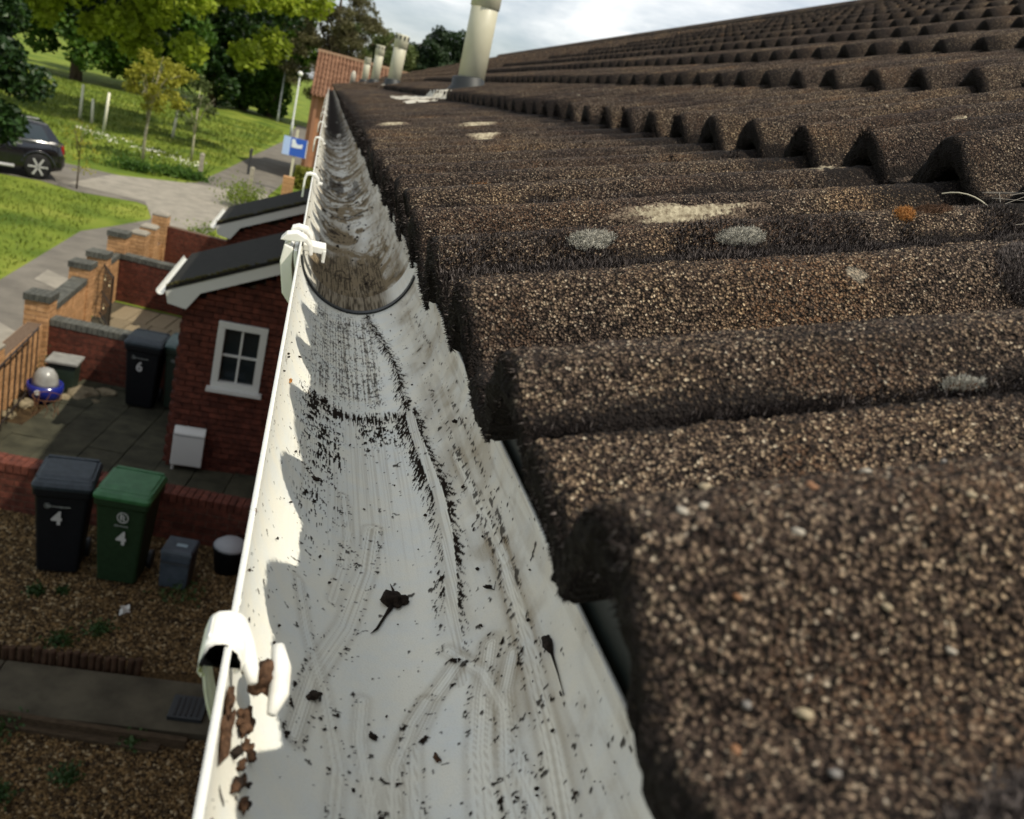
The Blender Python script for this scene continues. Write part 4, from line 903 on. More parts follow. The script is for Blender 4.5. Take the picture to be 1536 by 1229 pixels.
# ------------------------------------------------------------------ porches
M_SLATE = noisy('black_felt_roof', (.006, .006, .005), (.018, .017, .014), 14, .85, .25, world=True, bump=.6, bscale=80, bdist=.004)
M_ROOFMOSS = noisy('roof_edge_moss', (.03, .028, .012), (.10, .09, .035), 30, .95, .1, world=True, bump=.9, bscale=120)
M_WFRAME = mat('white_window_frame', (.55, .56, .53), .4, .5)
M_GLASS = mat('dark_glass', (.012, .018, .020), .06, .8)
def porch(y0, y1, xe, name_label, bricks=True, window=True, group='lean-to porches of the terrace'):
    o = thing('brick_porch', (-.55, (y0+y1)/2, 0), name_label, 'porch', group)
    sl_ = math.tan(R(25.5)); zr = lambda x: 2.34+ (x+1.43)*sl_            # top of roof at x
    xl = xe+.23
    MB().extr([(xl+.02, 0), (.09, 0), (.09, zr(.09)-.30), (xl+.02, zr(xl)-.28)], 'y', y0+.02, y1-.25).build('wall', M_MORT, o)
    # front skin of bricks
    nb_ = int(round((.09-xl)/.225)); bw = (.09-xl)/nb_; acc = MB(); wx0, wx1, wz0, wz1 = -.80, -.22, 1.17, 2.02
    bmh = brick_mesh(M_BRICK, (round(bw, 3), .10, .075)); r = random.Random(3)
    for j in range(40):
        z = (j+.5)*.075
        for i in range(nb_+(j % 2)):
            c = xl+(i+(.5 if j % 2 == 0 else 0))*bw
            a, b_ = max(xl, c-bw/2), min(.09, c+bw/2)
            if z+.04 > zr(a)-.16: continue
            if window and b_ > wx0 and a < wx1 and z > wz0 and z < wz1:
                for aa, bb in ((a, min(b_, wx0)), (max(a, wx1), b_)):
                    if bb-aa > .03: acc.box(((aa+bb)/2, y0, z), (bb-aa-.010, .10, .065))
                continue
            if bricks and b_-a > bw*.9: link('brick', bmh, o, ((a+b_)/2, y0+r.uniform(-.002, .002), z))
            else: acc.box(((a+b_)/2, y0, z), (b_-a-.010, .10, .065))
        # the left flank
        for k in range(int((y1-.3-y0)/.225)):
            if z+.05 < zr(xl)-.2: acc.box((xl+.0, y0+.17+k*.225+(.11 if j % 2 else 0), z), (.10, .215, .065))
    acc.build('cut_bricks', M_BRICK, o, kind='stuff')
    # roof slab, gable board, box end, gutter
    MB().extr([(xe, zr(xe)-.05), (.10, zr(.10)-.05), (.10, zr(.10)), (xe, zr(xe))], 'y', y0-.16, y1).build('roof', M_SLATE, o, bevel=.004)
    rm = MB()
    for i in range(60):
        x = xe+.02+(.08-xe)*random.random()*.98; rm.box((x, y0-.15+random.random()*.035, zr(x)+.004), (.03+.04*random.random(), .03, .018+.012*random.random()), random.random())
    rm.build('edge_moss', M_ROOFMOSS, o, kind='stuff')
    MB().extr([(xe+.04, zr(xe)-.20), (xl+.02, zr(xe)-.235), (xl+.16, zr(xl+.16)-.20), (.10, zr(.10)-.20), (.10, zr(.10)-.052), (xe+.0, zr(xe)-.052)], 'y', y0-.15, y0-.125).build('barge_board', M_WFRAME, o, bevel=.003)
    MB().extr([(xe+.04, zr(xe)-.20), (xl+.02, zr(xe)-.235), (xl+.02, zr(xe)-.20), (xe+.04, zr(xe)-.06)], 'y', y0-.12, y1-.05).build('soffit', M_WFRAME, o)
    g = MB(); n = 9
    prof = [(xe-.01+.05*math.cos(a), zr(xe)-.05+.05*math.sin(a)) for a in np.linspace(math.pi, 2*math.pi, n)]+[(xe-.01+.044*math.cos(a), zr(xe)-.05+.044*math.sin(a)) for a in np.linspace(2*math.pi, math.pi, n)]
    g.extr([(x-.035, z) for x, z in prof], 'y', y0-.20, y1+.02).build('porch_gutter', M_WFRAME, o)
    if window:
        w_ = MB(); cx, cz = (wx0+wx1)/2, (wz0+wz1)/2; W_, H_ = wx1-wx0, wz1-wz0; f_ = .085
        for a, b_, c, d_ in ((cx, wz0+f_/2, W_, f_), (cx, wz1-f_/2, W_, f_), (wx0+f_/2, cz, f_, H_-2*f_), (wx1-f_/2, cz, f_, H_-2*f_)): w_.box((a, y0-.035, b_), (c, .07, d_))
        fr = w_.build('window', M_WFRAME, o, bevel=.006)
        MB().box((cx, y0-.075, wz0-.015), (W_+.08, .14, .05)).build('sill', M_WFRAME, fr, bevel=.005)
        v = MB().box((cx, y0-.02, cz), (.026, .03, H_-2*f_)); v.box((cx, y0-.0215, cz), (W_-2*f_, .024, .026)); v.build('glazing_bar', M_WFRAME, fr)
        for sx_ in (-1, 1):
            for sz_ in (-1, 1):
                MB().box((cx+sx_*(W_-2*f_)/4, y0-.004, cz+sz_*(H_-2*f_)/4), ((W_-2*f_)/2-.02, .008, (H_-2*f_)/2-.02)).build('pane', M_GLASS, fr)
    return o
pc_ = porch(10.65, 12.55, -1.43, 'red brick porch with black lean-to roof and small white four-pane window')
porch(15.55, 17.4, -1.43, 'second porch whose black roof shows just above the nearer porch roof', bricks=False, window=False)
# meter box on the first porch
mb = MB().extr([(10.56, .10), (10.56, .62), (10.50, .60), (10.46, .55), (10.46, .12)], 'x', -1.13, -.76)
bx = mb.build('meter_box', M_WFRAME, None, bevel=.012); bx['label'] = 'white meter box low on the porch wall under the window'; bx['category'] = 'meter box'
link('lid_seam', MB().box((-.945, 10.456, .525), (.35, .006, .008)).mesh('lid_seam', mat('seam_grey', (.2, .2, .2))), bx)
MB().tube([(-1.10, 10.5, .10), (-1.10, 10.5, .02)], .018, 8).build('pipe', M_WFRAME, bx)
# timber boards against the far coped wall (fence panel of pale planks)
M_PLANK = noisy('pale_plank', (.15, .12, .075), (.24, .19, .12), 8, .9, .2, stretch=(6, 6, .6), bump=.4, bscale=40, rand=.15)
fp = link('yard_paving', None, None, (-2, 16, 0), kind='structure')
for i in range(9):
    for j in range(2):
        MB().box((-2.95+i*.34, 16.85-.11*i*.34*1.4-j*.92+.1, .03), (.325, .90, .05), R(-8)).build('plank_slab', M_PLANK, fp, bevel=.006)

# ------------------------------------------------------------------ wheelie bins
def text_mesh(txt, size, m, ex=.0012):
    c = bpy.data.curves.new('t', 'FONT'); c.body = txt; c.size = size; c.extrude = ex; c.offset = size*.035; c.align_x = 'CENTER'; c.align_y = 'CENTER'; c.resolution_u = 3
    o = bpy.data.objects.new('t', c); COL.objects.link(o); dg = bpy.context.evaluated_depsgraph_get()
    me = bpy.data.meshes.new_from_object(o.evaluated_get(dg)); bpy.data.objects.remove(o); me.materials.append(m); return me
M_DECAL = mat('white_print', (.42, .43, .42), .6)
M_DECAL2 = mat('faded_print', (.20, .22, .21), .6)
def wheelie(loc, rz, label, body, lid, num, emblem='small', lidtilt=0.0, group='wheeled bins'):
    o = thing('wheelie_bin', loc, label, 'wheelie bin', group, rz)
    def sec(z, w_, y0, y1, r=.04):
        P = []
        for cx, cy, a0 in ((w_/2-r, y1-r, 0), (-w_/2+r, y1-r, 90), (-w_/2+r, y0+r, 180), (w_/2-r, y0+r, 270)):
            for k in range(4): a = R(a0+30*k); P.append((cx+r*math.cos(a), cy+r*math.sin(a), z))
        return P
    S = [sec(.04, .42, -.20, .22), sec(.30, .455, -.235, .25), sec(.55, .485, -.262, .28), sec(.88, .53, -.30, .31), sec(.90, .575, -.325, .335), sec(.965, .58, -.33, .345)]
    V = [p for s_ in S for p in s_]; n = 16; F = [tuple(range(n))[::-1], tuple(range(5*n, 6*n))]+[(i*n+k, i*n+(k+1) % n, (i+1)*n+(k+1) % n, (i+1)*n+k) for i in range(5) for k in range(n)]
    m = MB(); m.add(V, F); link('body', m.mesh('body', body, False, .004), o, local=True)
    L1 = [sec(.968, .60, -.345, .36, .05), sec(1.005, .605, -.35, .36, .05), sec(1.03, .56, -.31, .33, .06), sec(1.055, .50, -.16, .26, .06)]
    V = [p for s_ in L1 for p in s_]; F = [tuple(range(n))[::-1], tuple(range(3*n, 4*n))]+[(i*n+k, i*n+(k+1) % n, (i+1)*n+(k+1) % n, (i+1)*n+k) for i in range(3) for k in range(n)]
    m = MB(); m.add(V, F); ld = link('lid', m.mesh('lid', lid, False, .005), o, local=True)
    g = MB().box((0, -.235, 1.033), (.50, .035, .022)).box((-.27, .05, 1.03), (.03, .50, .03)).box((.27, .05, 1.03), (.03, .50, .03)).box((0, .31, 1.04), (.52, .05, .035))
    link('lid_rib', g.mesh('lid_rib', lid, False, .006), ld, local=True)
    h = MB().tube([(-.24, .39, .98), (.24, .39, .98)], .016, 8); link('handle', h.mesh('handle', body), o, local=True)
    for s_ in (-1, 1):
        wv_ = MB().lathe([(.02, -.025), (.095, -.025), (.10, -.015), (.10, .015), (.095, .025), (.02, .025)], n=18)
        link('wheel', wv_.mesh('wheel', M_RUBBER), o, (s_*.235, .27, .10), (0, R(90), 0), local=True)
    # numerals and council emblem on the front
    tilt = R(90+6.6)
    def put(name, me, x, z): link(name, me, o, (x, -.215-.1*(z-.06)/.85-.006-.012, z), (R(90)-R(-0)-R(0)+R(6.5)*1, 0, 0), local=True)
    if emblem == 'small':
        put('number', text_mesh(num, .20, M_DECAL), -.03, .66); cxm, czm, rm_ = -.13, .80, .030; tx, tz = -.03, .795
    else:
        put('number', text_mesh(num, .20, M_DECAL), 0.03, .56); cxm, czm, rm_ = .03, .80, .060; tx, tz = .02, .705
    ring = MB().lathe([(rm_*.86, -.0015), (rm_, -.0015), (rm_, .0015), (rm_*.86, .0015)], n=24)
    V = []; k = 28
    e = MB()
    for i in range(k):
        a0, a1 = 2*math.pi*i/k, 2*math.pi*(i+1)/k
        e.add([(rm_*c*math.cos(a), rm_*c*math.sin(a), zz) for zz in (0, .0015) for a in (a0, a1) for c in (.84, 1)], [(0, 1, 3, 2), (4, 6, 7, 5), (1, 5, 7, 3), (0, 2, 6, 4)])
    e.box((-rm_*.3, 0, .001), (rm_*.25, rm_*1.0, .0015)).box((rm_*.15, rm_*.1, .001), (rm_*.5, rm_*.2, .0015)).box((rm_*.2, -rm_*.35, .001), (rm_*.25, rm_*.55, .0015), .5).box((-rm_*.02, rm_*.45, .001), (rm_*.7, rm_*.14, .0015), -.4)
    put('emblem', e.mesh('emblem', M_DECAL2 if emblem == 'small' else M_DECAL), cxm, czm)
    e = MB(); rr = random.Random(5); x = -.095 if emblem == 'small' else -.07
    while x < (.115 if emblem == 'small' else .07):
        w_ = rr.uniform(.008, .014); e.box((x+w_/2, rr.uniform(-.002, .002), .001), (w_, rr.choice([.014, .014, .020]), .0015)); x += w_+.004
    put('lettering', e.mesh('lettering', M_DECAL2), tx, tz)
    o.scale = (.86, .86, .98)
    return o
M_BINK = noisy('black_bin_plastic', (.0035, .0045, .006), (.006, .007, .009), 30, .55, .22)
M_LIDK = noisy('weathered_black_lid', (.010, .016, .021), (.024, .034, .042), 14, .5, .3)
M_BING = noisy('green_bin_plastic', (.009, .024, .009), (.013, .033, .013), 20, .55, .25)
M_LIDG = noisy('weathered_green_lid', (.018, .085, .028), (.034, .125, .046), 10, .5, .35)
M_LIDT = noisy('faded_green_lid', (.02, .05, .045), (.04, .085, .075), 10, .4, .5)
M_BINT = noisy('dark_green_bin', (.012, .022, .014), (.018, .030, .020), 20, .45, .5)
wheelie((-1.74, 8.05, .015), R(4), 'black wheeled bin with white number 4 on the gravel', M_BINK, M_LIDK, '4')
wheelie((-1.17, 7.98, .015), R(-6), 'green wheeled bin with white number 4 on the gravel', M_BING, M_LIDG, '4', 'big')
wheelie((-1.84, 12.5, .04), R(-3), 'black wheeled bin with number 6 standing clear against the coped wall', M_BINK, M_LIDK, '6')
wheelie((-1.34, 12.6, .04), R(-3), 'dark green wheeled bin with number 6 half hidden by the porch', M_BINT, M_LIDT, '6')
# small caddy, tub with lid
cadd = thing('food_caddy', (-.66, 7.98, .01), 'small blue-grey caddy box beside the green bin', 'caddy', None, R(-8))
M_CAD = noisy('blue_grey_plastic', (.030, .042, .055), (.05, .065, .08), 10, .5, .4)
link('body', MB().box((0, 0, .19), (.26, .26, .38), taper=1.12).mesh('body', M_CAD, False, .015), cadd, local=True)
link('lid', MB().box((0, 0, .405), (.31, .31, .045), taper=.9).mesh('lid', M_CAD, False, .012), cadd, local=True)
link('label_patch', MB().box((0.02, -.02, .4295), (.10, .05, .004)).mesh('label_patch', mat('pale_blue', (.25, .33, .36))), cadd, local=True)
link('handle', MB().tube([(-.15, 0, .33), (-.13, -.17, .30), (.13, -.17, .30), (.15, 0, .33)], .008, 6).mesh('handle', M_RUBBER), cadd, local=True)
tub = thing('tub', (-.20, 8.3, .01), 'dark round tub with pale domed lid beside the brick wall', 'tub')
link('body', MB().lathe([(.13, 0), (.17, .26), (.18, .27), (.18, .29)]).mesh('body', M_BINK, True), tub, local=True)
link('lid', MB().lathe([(.175, .29), (.17, .31), (.12, .35), (.03, .37)]).mesh('lid', mat('pale_grey_lid', (.28, .29, .30), .5), True), tub, local=True)
# blue bowl planter with a glassy dome, square pot
bp = thing('blue_bowl_pot', (-3.02, 12.15, .0), 'round cobalt blue bowl pot topped by a pale dome', 'plant pot')
link('bowl', MB().lathe([(.10, .0), (.12, .02), (.205, .10), (.235, .20), (.225, .285), (.20, .28), (.17, .20)]).mesh('bowl', mat('cobalt_glaze', (.010, .018, .17), .18, .6), True), bp, local=True)
link('dome', MB().lathe([(.165, .24), (.165, .30), (.145, .40), (.10, .47), (.03, .50)]).mesh('dome', noisy('milky_dome', (.30, .30, .28), (.18, .18, .17), 9, .3, .5), True), bp, local=True)
link('badge', MB().lathe([(.035, -.004), (.035, .004)], n=14).mesh('badge', M_DECAL), bp, (-.03, -.238, .215), (R(84), 0, 0), local=True)
sq = thing('square_planter', (-2.93, 12.72, 0), 'dark square planter with grey rim behind the blue bowl', 'planter')
link('body', MB().box((0, 0, .22), (.32, .32, .44), taper=1.12).mesh('body', M_BINT, False, .006), sq, local=True)
link('rim', MB().box((0, 0, .455), (.42, .42, .035)).mesh('rim', noisy('grey_rim', (.16, .16, .15), (.24, .24, .22), 8), False, .006), sq, local=True)
st_ = thing('wire_plant_stand', (-2.86, 11.65, 0), 'rusty wire plant stand on the patio in front of the blue bowl', 'plant stand')
M_RUST = mat('rusty_wire', (.10, .045, .022), .8)
for k in range(8):
    a = 2*math.pi*k/8; link('wire', MB().tube([(.16*math.cos(a), .16*math.sin(a), 0), (.13*math.cos(a+.4), .13*math.sin(a+.4), .14), (.17*math.cos(a), .17*math.sin(a), .28)], .006, 5).mesh('wire', M_RUST), st_, local=True)
for z, r_ in ((.0, .16), (.28, .17)): link('hoop', MB().tube([(r_*math.cos(a), r_*math.sin(a), z+.006) for a in np.linspace(0, 2*math.pi, 17)], .006, 5, False).mesh('hoop', M_RUST), st_, local=True)
# rocks round the patio edge
M_ROCK = noisy('garden_rock', (.11, .09, .055), (.24, .20, .13), 9, .95, .2, world=True, bump=.7, bscale=40)
for i, (x, y, r_, lab) in enumerate([(-3.22, 12.62, .14, 'tan garden rock left of the blue bowl'), (-2.62, 12.55, .17, 'largest tan garden rock right of the blue bowl'), (-3.2, 11.9, .11, 'small tan rock nearest the left edge of the picture'), (-2.36, 12.72, .12, 'flat tan rock between the large rock and the bin'), (-2.8, 12.3, .09, 'small rock touching the blue bowl'), (-3.25, 11.45, .10, 'low rock by the pale front wall'), (-2.42, 12.35, .07, 'small dark rock in front of the flat rock')]):
    blob('garden_rock', x, y, r_*.3, r_, M_ROCK, lab, 'rock', sq=(1.2, 1, .6), rz=i, seed=60+i, rough=.3)
# gravel
def scatter_stones(name, n, xr, yr, smin, smax, m, label, cat, keep=None, z=.01):
    bm = _bm.new(); _bm.ops.create_icosphere(bm, subdivisions=1, radius=1.0); iv = np.array([v.co[:] for v in bm.verts]); it = np.array([[v.index for v in f.verts] for f in bm.faces]); bm.free()
    oc = np.array([(1, 0, 0), (-1, 0, 0), (0, 1, 0), (0, -1, 0), (0, 0, 1), (0, 0, -1)], float); ot = np.array([(0, 2, 4), (2, 1, 4), (1, 3, 4), (3, 0, 4), (2, 0, 5), (1, 2, 5), (3, 1, 5), (0, 3, 5)])
    x = rng.uniform(*xr, n); y = rng.uniform(*yr, n)
    if keep is not None: k = keep(x, y); x, y = x[k], y[k]; n = len(x)
    s_ = smin+(smax-smin)*rng.random(n)**2; V = oc[None]*(1+.35*rng.normal(size=(n, 6, 1)))*s_[:, None, None]*np.array([1.2, 1, .7])
    a = rng.random(n)*6.3; c, s2 = np.cos(a)[:, None], np.sin(a)[:, None]; X = V[..., 0]*c-V[..., 1]*s2; Y = V[..., 0]*s2+V[..., 1]*c
    V = np.stack([X+x[:, None], Y+y[:, None], V[..., 2]+z+s_[:, None]*.4], -1); T = (ot[None]+np.arange(n)[:, None, None]*6)
    return link(name, mesh_np(name, V.reshape(-1, 3), None, T.reshape(-1, 3), m), kind='stuff', label=label, cat=cat)
def gravel_mat():
    m = mat('gravel_stone', (.3, .2, .1), .85, .25); t = m.node_tree; g = N(t, 'ShaderNodeNewGeometry'); r = ramp(t, [(0, (.014, .008, .003)), (.3, (.044, .027, .010)), (.6, (.10, .062, .022)), (.85, (.19, .12, .048)), (1, (.30, .24, .14))])
    t.links.new(g.outputs['Random Per Island'], r.inputs[0]); t.links.new(r.outputs[0], t.nodes['Principled BSDF'].inputs['Base Color']); return m
M_GS = gravel_mat()
scatter_stones('gravel', 52000, (-3.3, 0), (6.55, 9.1), .007, .019, M_GS, 'golden brown gravel round the bins', 'gravel')
scatter_stones('near_gravel', 30000, (-2.8, .05), (4.3, 5.75), .007, .018, M_GS, 'golden brown gravel below the garden path', 'gravel')
# leaves and weeds
def leafy(name, n, P, size, m, tilt=.9, **k):
    """many small folded leaves at points P"""
    P = np.asarray(P); n = len(P); s_ = size*(.6+.8*rng.random(n)); d = rng.normal(size=(n, 3)); d[:, 2] *= tilt; d /= np.linalg.norm(d, axis=1, keepdims=True)
    a = np.cross(d, rng.normal(size=(n, 3))); a /= np.linalg.norm(a, axis=1, keepdims=True); c = np.cross(d, a)
    V = np.stack([P-d*s_[:, None]*.5, P+a*s_[:, None]*.34+c*s_[:, None]*.08, P+d*s_[:, None]*.5, P-a*s_[:, None]*.34+c*s_[:, None]*.08], 1)
    b = np.arange(n)[:, None]*4; T = np.concatenate([b+[[0, 1, 2]], b+[[0, 2, 3]]])
    return link(name, mesh_np(name, V.reshape(-1, 3), None, T, m), **k)
def leafmat(name, stops, trans=.35, rough=.55, clump=1.2):
    m = mat(name, stops[0], rough, .3); t = m.node_tree; b = t.nodes['Principled BSDF']; g = N(t, 'ShaderNodeNewGeometry')
    n1 = N(t, 'ShaderNodeTexNoise', inp={'Scale': clump, 'Detail': 3.0}); t.links.new(g.outputs['Position'], n1.inputs['Vector'])
    ad = N(t, 'ShaderNodeMath', operation='MULTIPLY_ADD', inp={1: .45}); t.links.new(g.outputs['Random Per Island'], ad.inputs[0])
    sb = N(t, 'ShaderNodeMath', operation='MULTIPLY_ADD', inp={1: 1.1, 2: -.28}); t.links.new(n1.outputs['Fac'], sb.inputs[0]); t.links.new(sb.outputs[0], ad.inputs[2])
    r = ramp(t, [(i/(len(stops)-1), c) for i, c in enumerate(stops)]); t.links.new(ad.outputs[0], r.inputs[0]); t.links.new(r.outputs[0], b.inputs['Base Color'])
    tr = N(t, 'ShaderNodeBsdfTranslucent'); mxs = N(t, 'ShaderNodeMixShader', inp={0: trans}); t.links.new(r.outputs[0], tr.inputs[0])
    t.links.new(b.outputs[0], mxs.inputs[1]); t.links.new(tr.outputs[0], mxs.inputs[2]); t.links.new(mxs.outputs[0], t.nodes['Material Output'].inputs['Surface']); return m
M_WEED = leafmat('weed_leaf', [(.015, .035, .010), (.035, .075, .018), (.06, .11, .03)])
wl = ['weed tuft on the gravel left of the fallen white petal', 'weed tuft right in front of the white petal', 'weed tuft above the log edging', 'weed tuft near the black bin', 'weed tuft at the left end of the timber edging', 'weed tuft in the gravel below the path', 'weed tuft at lower left corner gravel', 'weed tuft close to the caddy box', 'weed tuft beside the drain cover', 'weed growing at the pale front wall']
for i, (x, y, s_, h) in enumerate([(-1.82, 7.55, .07, .04), (-1.16, 7.05, .11, .06), (-1.42, 6.85, .12, .05), (-1.60, 7.60, .05, .03), (-1.58, 5.72, .16, .08), (-.98, 5.30, .10, .05), (-1.36, 5.1, .10, .05), (-.58, 7.72, .22, .09), (-.62, 5.68, .09, .05), (-3.22, 12.85, .16, .30)]):
    nn = 240; P = rng.normal(size=(nn, 3))*[s_*.5, s_*.5, h*.45]+[0, 0, h*.5]; P[:, 2] = np.abs(P[:, 2])
    o = leafy('weed', nn, P, .032, M_WEED, .8, loc=(x, y, .015)); o['label'] = wl[i]; o['category'] = 'weed'; o['group'] = 'weeds in the front garden'
pt = leafy('petal', 14, rng.normal(size=(14, 3))*[.02, .02, .012]+[0, 0, .03], .06, mat('white_petal', (.5, .5, .46)), loc=(-1.02, 7.35, .02)); pt['label'] = 'crumpled white petals lying alone on the gravel'; pt['category'] = 'petals'

# ================================================================== the green beyond
# street furniture
M_STEEL = noisy('galvanised_steel', (.42, .44, .42), (.52, .54, .52), 3, .5, .4)
def lamp_post(x, y, h, label):
    o = thing('lamp_post', (x, y, 0), label, 'lamp post', 'lamp posts on the green')
    link('pole', MB().lathe([(.11, 0), (.11, 1.1), (.075, 1.15), (.055, h-.1)], n=12).mesh('pole', M_STEEL, True), o, local=True)
    link('lantern', MB().lathe([(.06, h-.12), (.19, h-.04), (.20, h+.12), (.12, h+.22), (.02, h+.24)], n=12).mesh('lantern', mat('lantern_white', (.7, .7, .66), .4), True), o, local=True)
lamp_post(-4.25, 92, 6.0, 'pale lamp post with round lantern farther left on the green')
lamp_post(-2.30, 75, 4.85, 'slim grey lamp post just left of the far house')
M_POSTW = noisy('weathered_post', (.22, .20, .15), (.34, .31, .24), 6, .9, .2)
def post(x, y, h, w_, label, m=M_POSTW, top=True):
    o = MB().box((0, 0, h/2), (w_, w_, h)).lathe([(w_*.72, 0), (w_*.3, .06)], (0, 0, h), 4).build('wooden_post', m, None, bevel=.006, loc=(x, y, 0), label=label, cat='post', group='short posts along the lane')
post(-4.47, 38.6, .95, .16, 'short pale post at the tip of the lawn by the lane')
post(-2.38, 37.2, 1.0, .15, 'short grey post on the right side of the lane')
post(-2.95, 43.5, 1.15, .12, 'dark bollard standing between the lane and the blue sign', mat('dark_bollard', (.04, .04, .04), .6))
# sale board
sb = thing('sign_board', (-.96, 40, 0), 'blue and white board sign on a post over an orange brick pier', 'sign')
M_SB = mat('board_blue', (.035, .11, .48), .5); M_SW = mat('board_white', (.72, .76, .80), .5); M_SPB = mat('board_pale_blue', (.42, .55, .82), .5)
link('post', MB().box((0, 0, 1.35), (.10, .08, 2.7)).mesh('post', mat('cream_post', (.55, .52, .38), .7)), sb, local=True)
link('board', MB().box((.0, -.06, 1.98), (1.0, .03, .76)).mesh('board', M_SB, False, .004), sb, (0, 0, 0), (0, 0, R(-6)), local=True)
link('side_board', MB().box((-.36, -.08, 1.98), (.30, .012, .78)).mesh('side_board', M_SPB), sb, (0, 0, 0), (0, 0, R(-6)), local=True)
link('emblem', MB().extr([(-.16, 2.30), (-.03, 2.30), (.03, 2.14), (.14, 2.10), (.30, 2.16), (.30, 1.98), (.12, 1.95), (-.16, 1.95)], 'y', -.085, -.0765).mesh('emblem', M_SW), sb, (0, 0, 0), (0, 0, R(-6)), local=True)
link('edge_strip', MB().box((.485, -.08, 1.98), (.03, .012, .74)).mesh('edge_strip', M_SW), sb, (0, 0, 0), (0, 0, R(-6)), local=True)
# ornament pier below the sign
pr = thing('brick_pier', (-.98, 38.6, 0), 'lone orange brick pier under the blue sign', 'brick pier')
MB().box((-.98, 38.6, .42), (.42, .42, .84)).build('core', M_MORT, pr)
for j in range(11): MB().box((-.98, 38.6, j*.077+.04), (.45, .45, .067)).build('brick', M_BUFF, pr)
hd = leafy('hedge', 9000, rng.random((9000, 3))*[3.2, .9, 1.0]+[-1.6, -.45, .0], .11, leafmat('yellow_hedge', [(.09, .11, .015), (.20, .21, .03), (.36, .34, .05)], clump=3), loc=(.75, 42.5, 0)); hd['label'] = 'low yellow-green hedge at the foot of the far orange house'; hd['category'] = 'hedge'
hs = leafy('shrub', 1500, rng.normal(size=(1500, 3))*[.35, .35, .25]+[0, 0, .4], .09, leafmat('lime_shrub', [(.08, .13, .015), (.22, .28, .03)]), loc=(-2.25, 33.0, 0)); hs['label'] = 'bright lime shrub beside the lane just above the porch roofs'; hs['category'] = 'shrub'
hs = leafy('shrub', 700, rng.normal(size=(700, 3))*[.25, .25, .18]+[0, 0, .3], .07, leafmat('lime_shrub2', [(.08, .13, .015), (.22, .28, .03)]), loc=(-2.55, 24.6, 0)); hs['label'] = 'small lime shrub in the corner behind the farthest pier'; hs['category'] = 'shrub'
# far house beyond the lane
fh = thing('far_house', (1.5, 48, 0), 'orange brick house with steep ribbed brown tiled roof beyond the gutter end', 'house')
M_FH = noisy('orange_house_brick', (.34, .17, .09), (.44, .23, .13), 6, .9, .2, bump=.3, bscale=60)
M_FHR = mat('ribbed_brown_tile', (.20, .11, .065), .9, .2)
tt = M_FHR.node_tree; wvn = N(tt, 'ShaderNodeTexNoise', inp={'Scale': 3.0, 'Detail': 6.0}); rpn = ramp(tt, [(.35, (.13, .065, .038)), (.65, (.24, .13, .08))]); tt.links.new(N(tt, 'ShaderNodeNewGeometry').outputs['Position'], wvn.inputs['Vector']); tt.links.new(wvn.outputs['Fac'], rpn.inputs[0]); tt.links.new(rpn.outputs[0], tt.nodes['Principled BSDF'].inputs['Base Color'])
MB().box((3.3, 48.5, 2.1), (8.0, 7.0, 4.2)).build('wall', M_FH, fh)
for i, x in enumerate((-.45, .12, .62)): MB().box((x, 44.92, 2.1), (.16, .16, 4.2)).build('downpipe' if i else 'corner_strip', mat('pipe_brown%d' % i, (.30, .15, .085) if i != 1 else (.16, .07, .04)), fh)
rf = MB().extr([(44.6, 4.15), (51, 4.15), (47.9, 6.2)], 'x', -.75, 7.6).build('roof', M_FHR, fh)
rw = MB()
dy, dz_ = 3.3, 2.05
for i in range(46):
    x = -.72+i*.18
    rw.tube([(x, 44.58, 4.19), (x, 47.88, 6.24)], .055, 6)
rw.build('tile_ribs', M_FHR, rf, kind='stuff')
for j in range(9):
    f = (j+.5)/9; MB().box((3.4, 44.58+3.3*f, 4.20+2.05*f-.01), (8.36, .05, .06)).build('tile_course', M_FHR, rf)
MB().box((3.4, 47.9, 6.27), (8.4, .30, .12)).build('ridge', noisy('pale_ridge', (.30, .19, .12), (.40, .26, .17), 2), rf)
